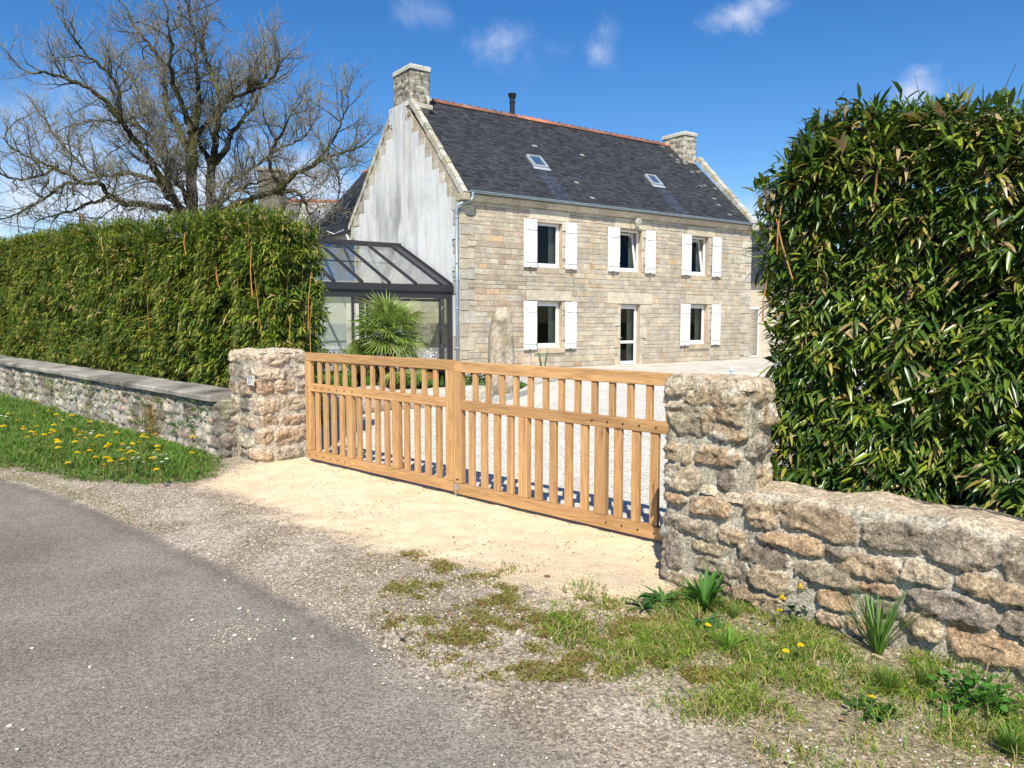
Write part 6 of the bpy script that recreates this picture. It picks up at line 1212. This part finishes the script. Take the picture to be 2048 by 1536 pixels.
# garden table and wicker chairs in the conservatory
t=empty('garden_table',tuple(hw(-3.1,1.9,.04)),hA); tag(t,'round glass topped garden table behind the conservatory glass','table')
m_=MB(); m_.tube([(0,0,.70),(0,0,.73)],.62,28,(.3,.33,.36)); m_.build('tabletop',m_zinc,t)
for a in (.8,2.4,3.9,5.5): m_=MB(); m_.tube([(.42*math.cos(a),.42*math.sin(a),0),(.36*math.cos(a),.36*math.sin(a),.70)],.02,6); m_.build('leg',m_dark,t)
def wicker(u,v,rz,label):
    t=empty('wicker_chair',tuple(hw(u,v,.04)),hA+rz); tag(t,label,'chair','wicker chairs round the garden table'); c1=(.26,.17,.11)
    m_=MB(); m_.tube([(0,0,.38),(0,0,.44)],.26,18,c1); m_.build('seat',m_cane,t)
    m_=MB()
    for i in range(17):
        a=math.pi*(i/16); x=math.cos(a)*.29; y=.08+math.sin(a)*.24; hz=.62+.26*math.sin(a)**.6; m_.tube([(x*.9,y*.9,.40),(x,y,.6),(x*1.02,y*1.02,hz)],.012,5,c1)
    for zz in (.5,.58,.66,.74): m_.tube([(math.cos(a)*.295*1.0,.08+math.sin(a)*.245,min(zz,.60+.26*max(0,math.sin(a))**.6)) for a in np.linspace(0,math.pi,20)],.014,5,(.30,.20,.13))
    m_.build('backrest',m_cane,t)
    for x,y in ((-.2,-.18),(.2,-.18),(-.2,.2),(.2,.2)): m_=MB(); m_.tube([(x*1.1,y*1.1,0),(x,y,.39)],.017,6,(.15,.1,.07)); m_.build('leg',m_cane,t)
wicker(-3.3,.95,math.pi,'wicker chair in front of the garden table with its rounded back to the gate'); wicker(-4.2,2.1,math.pi*.5,'wicker chair at the left side of the garden table')
# small pale garden light post behind the right pillar
mb=MB(); mb.tube([(0,0,0),(0,0,.30)],.045,10,(.40,.48,.55)); mb.tube([(0,0,.30),(0,0,.33),(0,0,.40),(0,0,.42)],[.07,.07,.06,.02],12,(.5,.58,.64)); o=mb.build('garden_light',m_cane); o.location=(5.9,20.6,-.01); tag(o,'small pale blue grey garden light post seen over the right pillar','garden light')
# ================================================================ DOG (black, standing three quarters away, tail low)
dog=empty('dog',(-1.72,17.05,.10),R(32)); tag(dog,'large black dog standing on the lawn behind the gate','dog')
J={'hip':(-.30,0,.50,.125,.13),'loin':(-.12,0,.50,.105,.115),'chest':(.14,0,.47,.125,.155),'sh':(.27,0,.52,.10,.13),'nk':(.38,0,.53,.075,.085),'hd':(.50,0,.52,.075,.075),'mz':(.60,0,.47,.042,.038),'ns':(.65,0,.45,.03,.027),
 't0':(-.40,0,.50,.035,.035),'t1':(-.50,.01,.40,.024,.024),'t2':(-.56,.02,.28,.02,.02),'t3':(-.62,.02,.20,.01,.01)}
E2=[('hip','loin'),('loin','chest'),('chest','sh'),('sh','nk'),('nk','hd'),('hd','mz'),('mz','ns'),('hip','t0'),('t0','t1'),('t1','t2'),('t2','t3')]
for s,y in (('l',.10),('r',-.10)):
    o_=.05 if s=='l' else -.04
    J.update({'th'+s:(-.27+o_,y,.36,.075,.085),'kn'+s:(-.19+o_,y,.27,.045,.05),'hk'+s:(-.36+o_,y,.15,.026,.028),'hf'+s:(-.34+o_,y,.035,.026,.026),'ht'+s:(-.27+o_,y,.02,.028,.02),
              'ua'+s:(.19-o_*.6,y*.95,.34,.055,.06),'wr'+s:(.18-o_*.6,y*.9,.15,.027,.028),'ff'+s:(.18-o_*.6,y*.9,.035,.026,.026),'ft'+s:(.24-o_*.6,y*.9,.02,.028,.02)})
    E2+=[('hip','th'+s),('th'+s,'kn'+s),('kn'+s,'hk'+s),('hk'+s,'hf'+s),('hf'+s,'ht'+s),('chest','ua'+s),('ua'+s,'wr'+s),('wr'+s,'ff'+s),('ff'+s,'ft'+s)]
ks=list(J); me=bpy.data.meshes.new('body'); me.from_pydata([J[k][:3] for k in ks],[(ks.index(a),ks.index(b)) for a,b in E2],[]); body=bpy.data.objects.new('body',me); link(body,dog)
md=body.modifiers.new('skin','SKIN'); sv=me.skin_vertices[0].data
for i,k in enumerate(ks): sv[i].radius=(J[k][3],J[k][4]); sv[i].use_root=(k=='hip')
md.use_smooth_shade=True; ss_=body.modifiers.new('sub','SUBSURF'); ss_.levels=2; ss_.render_levels=2
dgp=bpy.context.evaluated_depsgraph_get(); dgp.update(); nme=bpy.data.meshes.new_from_object(body.evaluated_get(dgp)); body.modifiers.clear(); body.data=nme; nme.materials.clear(); nme.materials.append(m_fur); nme.polygons.foreach_set('use_smooth',[True]*len(nme.polygons))
for s in (-1,1):
    e=MB(); b_=np.array([.46,s*.055,.575]); e.add([b_,b_+[.06,s*.01,0],b_+[.03,s*.05,-.10],b_+[.0,s*.045,-.07],b_+[.03,s*.025,-.03]],[(0,1,4),(1,2,4),(2,3,4),(3,0,4),(0,3,2,1)],(1,1,1)); e.build('ear',m_fur,dog)
    e=MB(); e.tube([(.555,s*.04,.53),(.562,s*.046,.532)],.009,8); e.build('eye',M('eye_brown',(.03,.015,.008),rough=.1),dog)
for o in list(bpy.data.objects):
    if o.name=='tmp': bpy.data.objects.remove(o)
print('objects',len(bpy.data.objects))
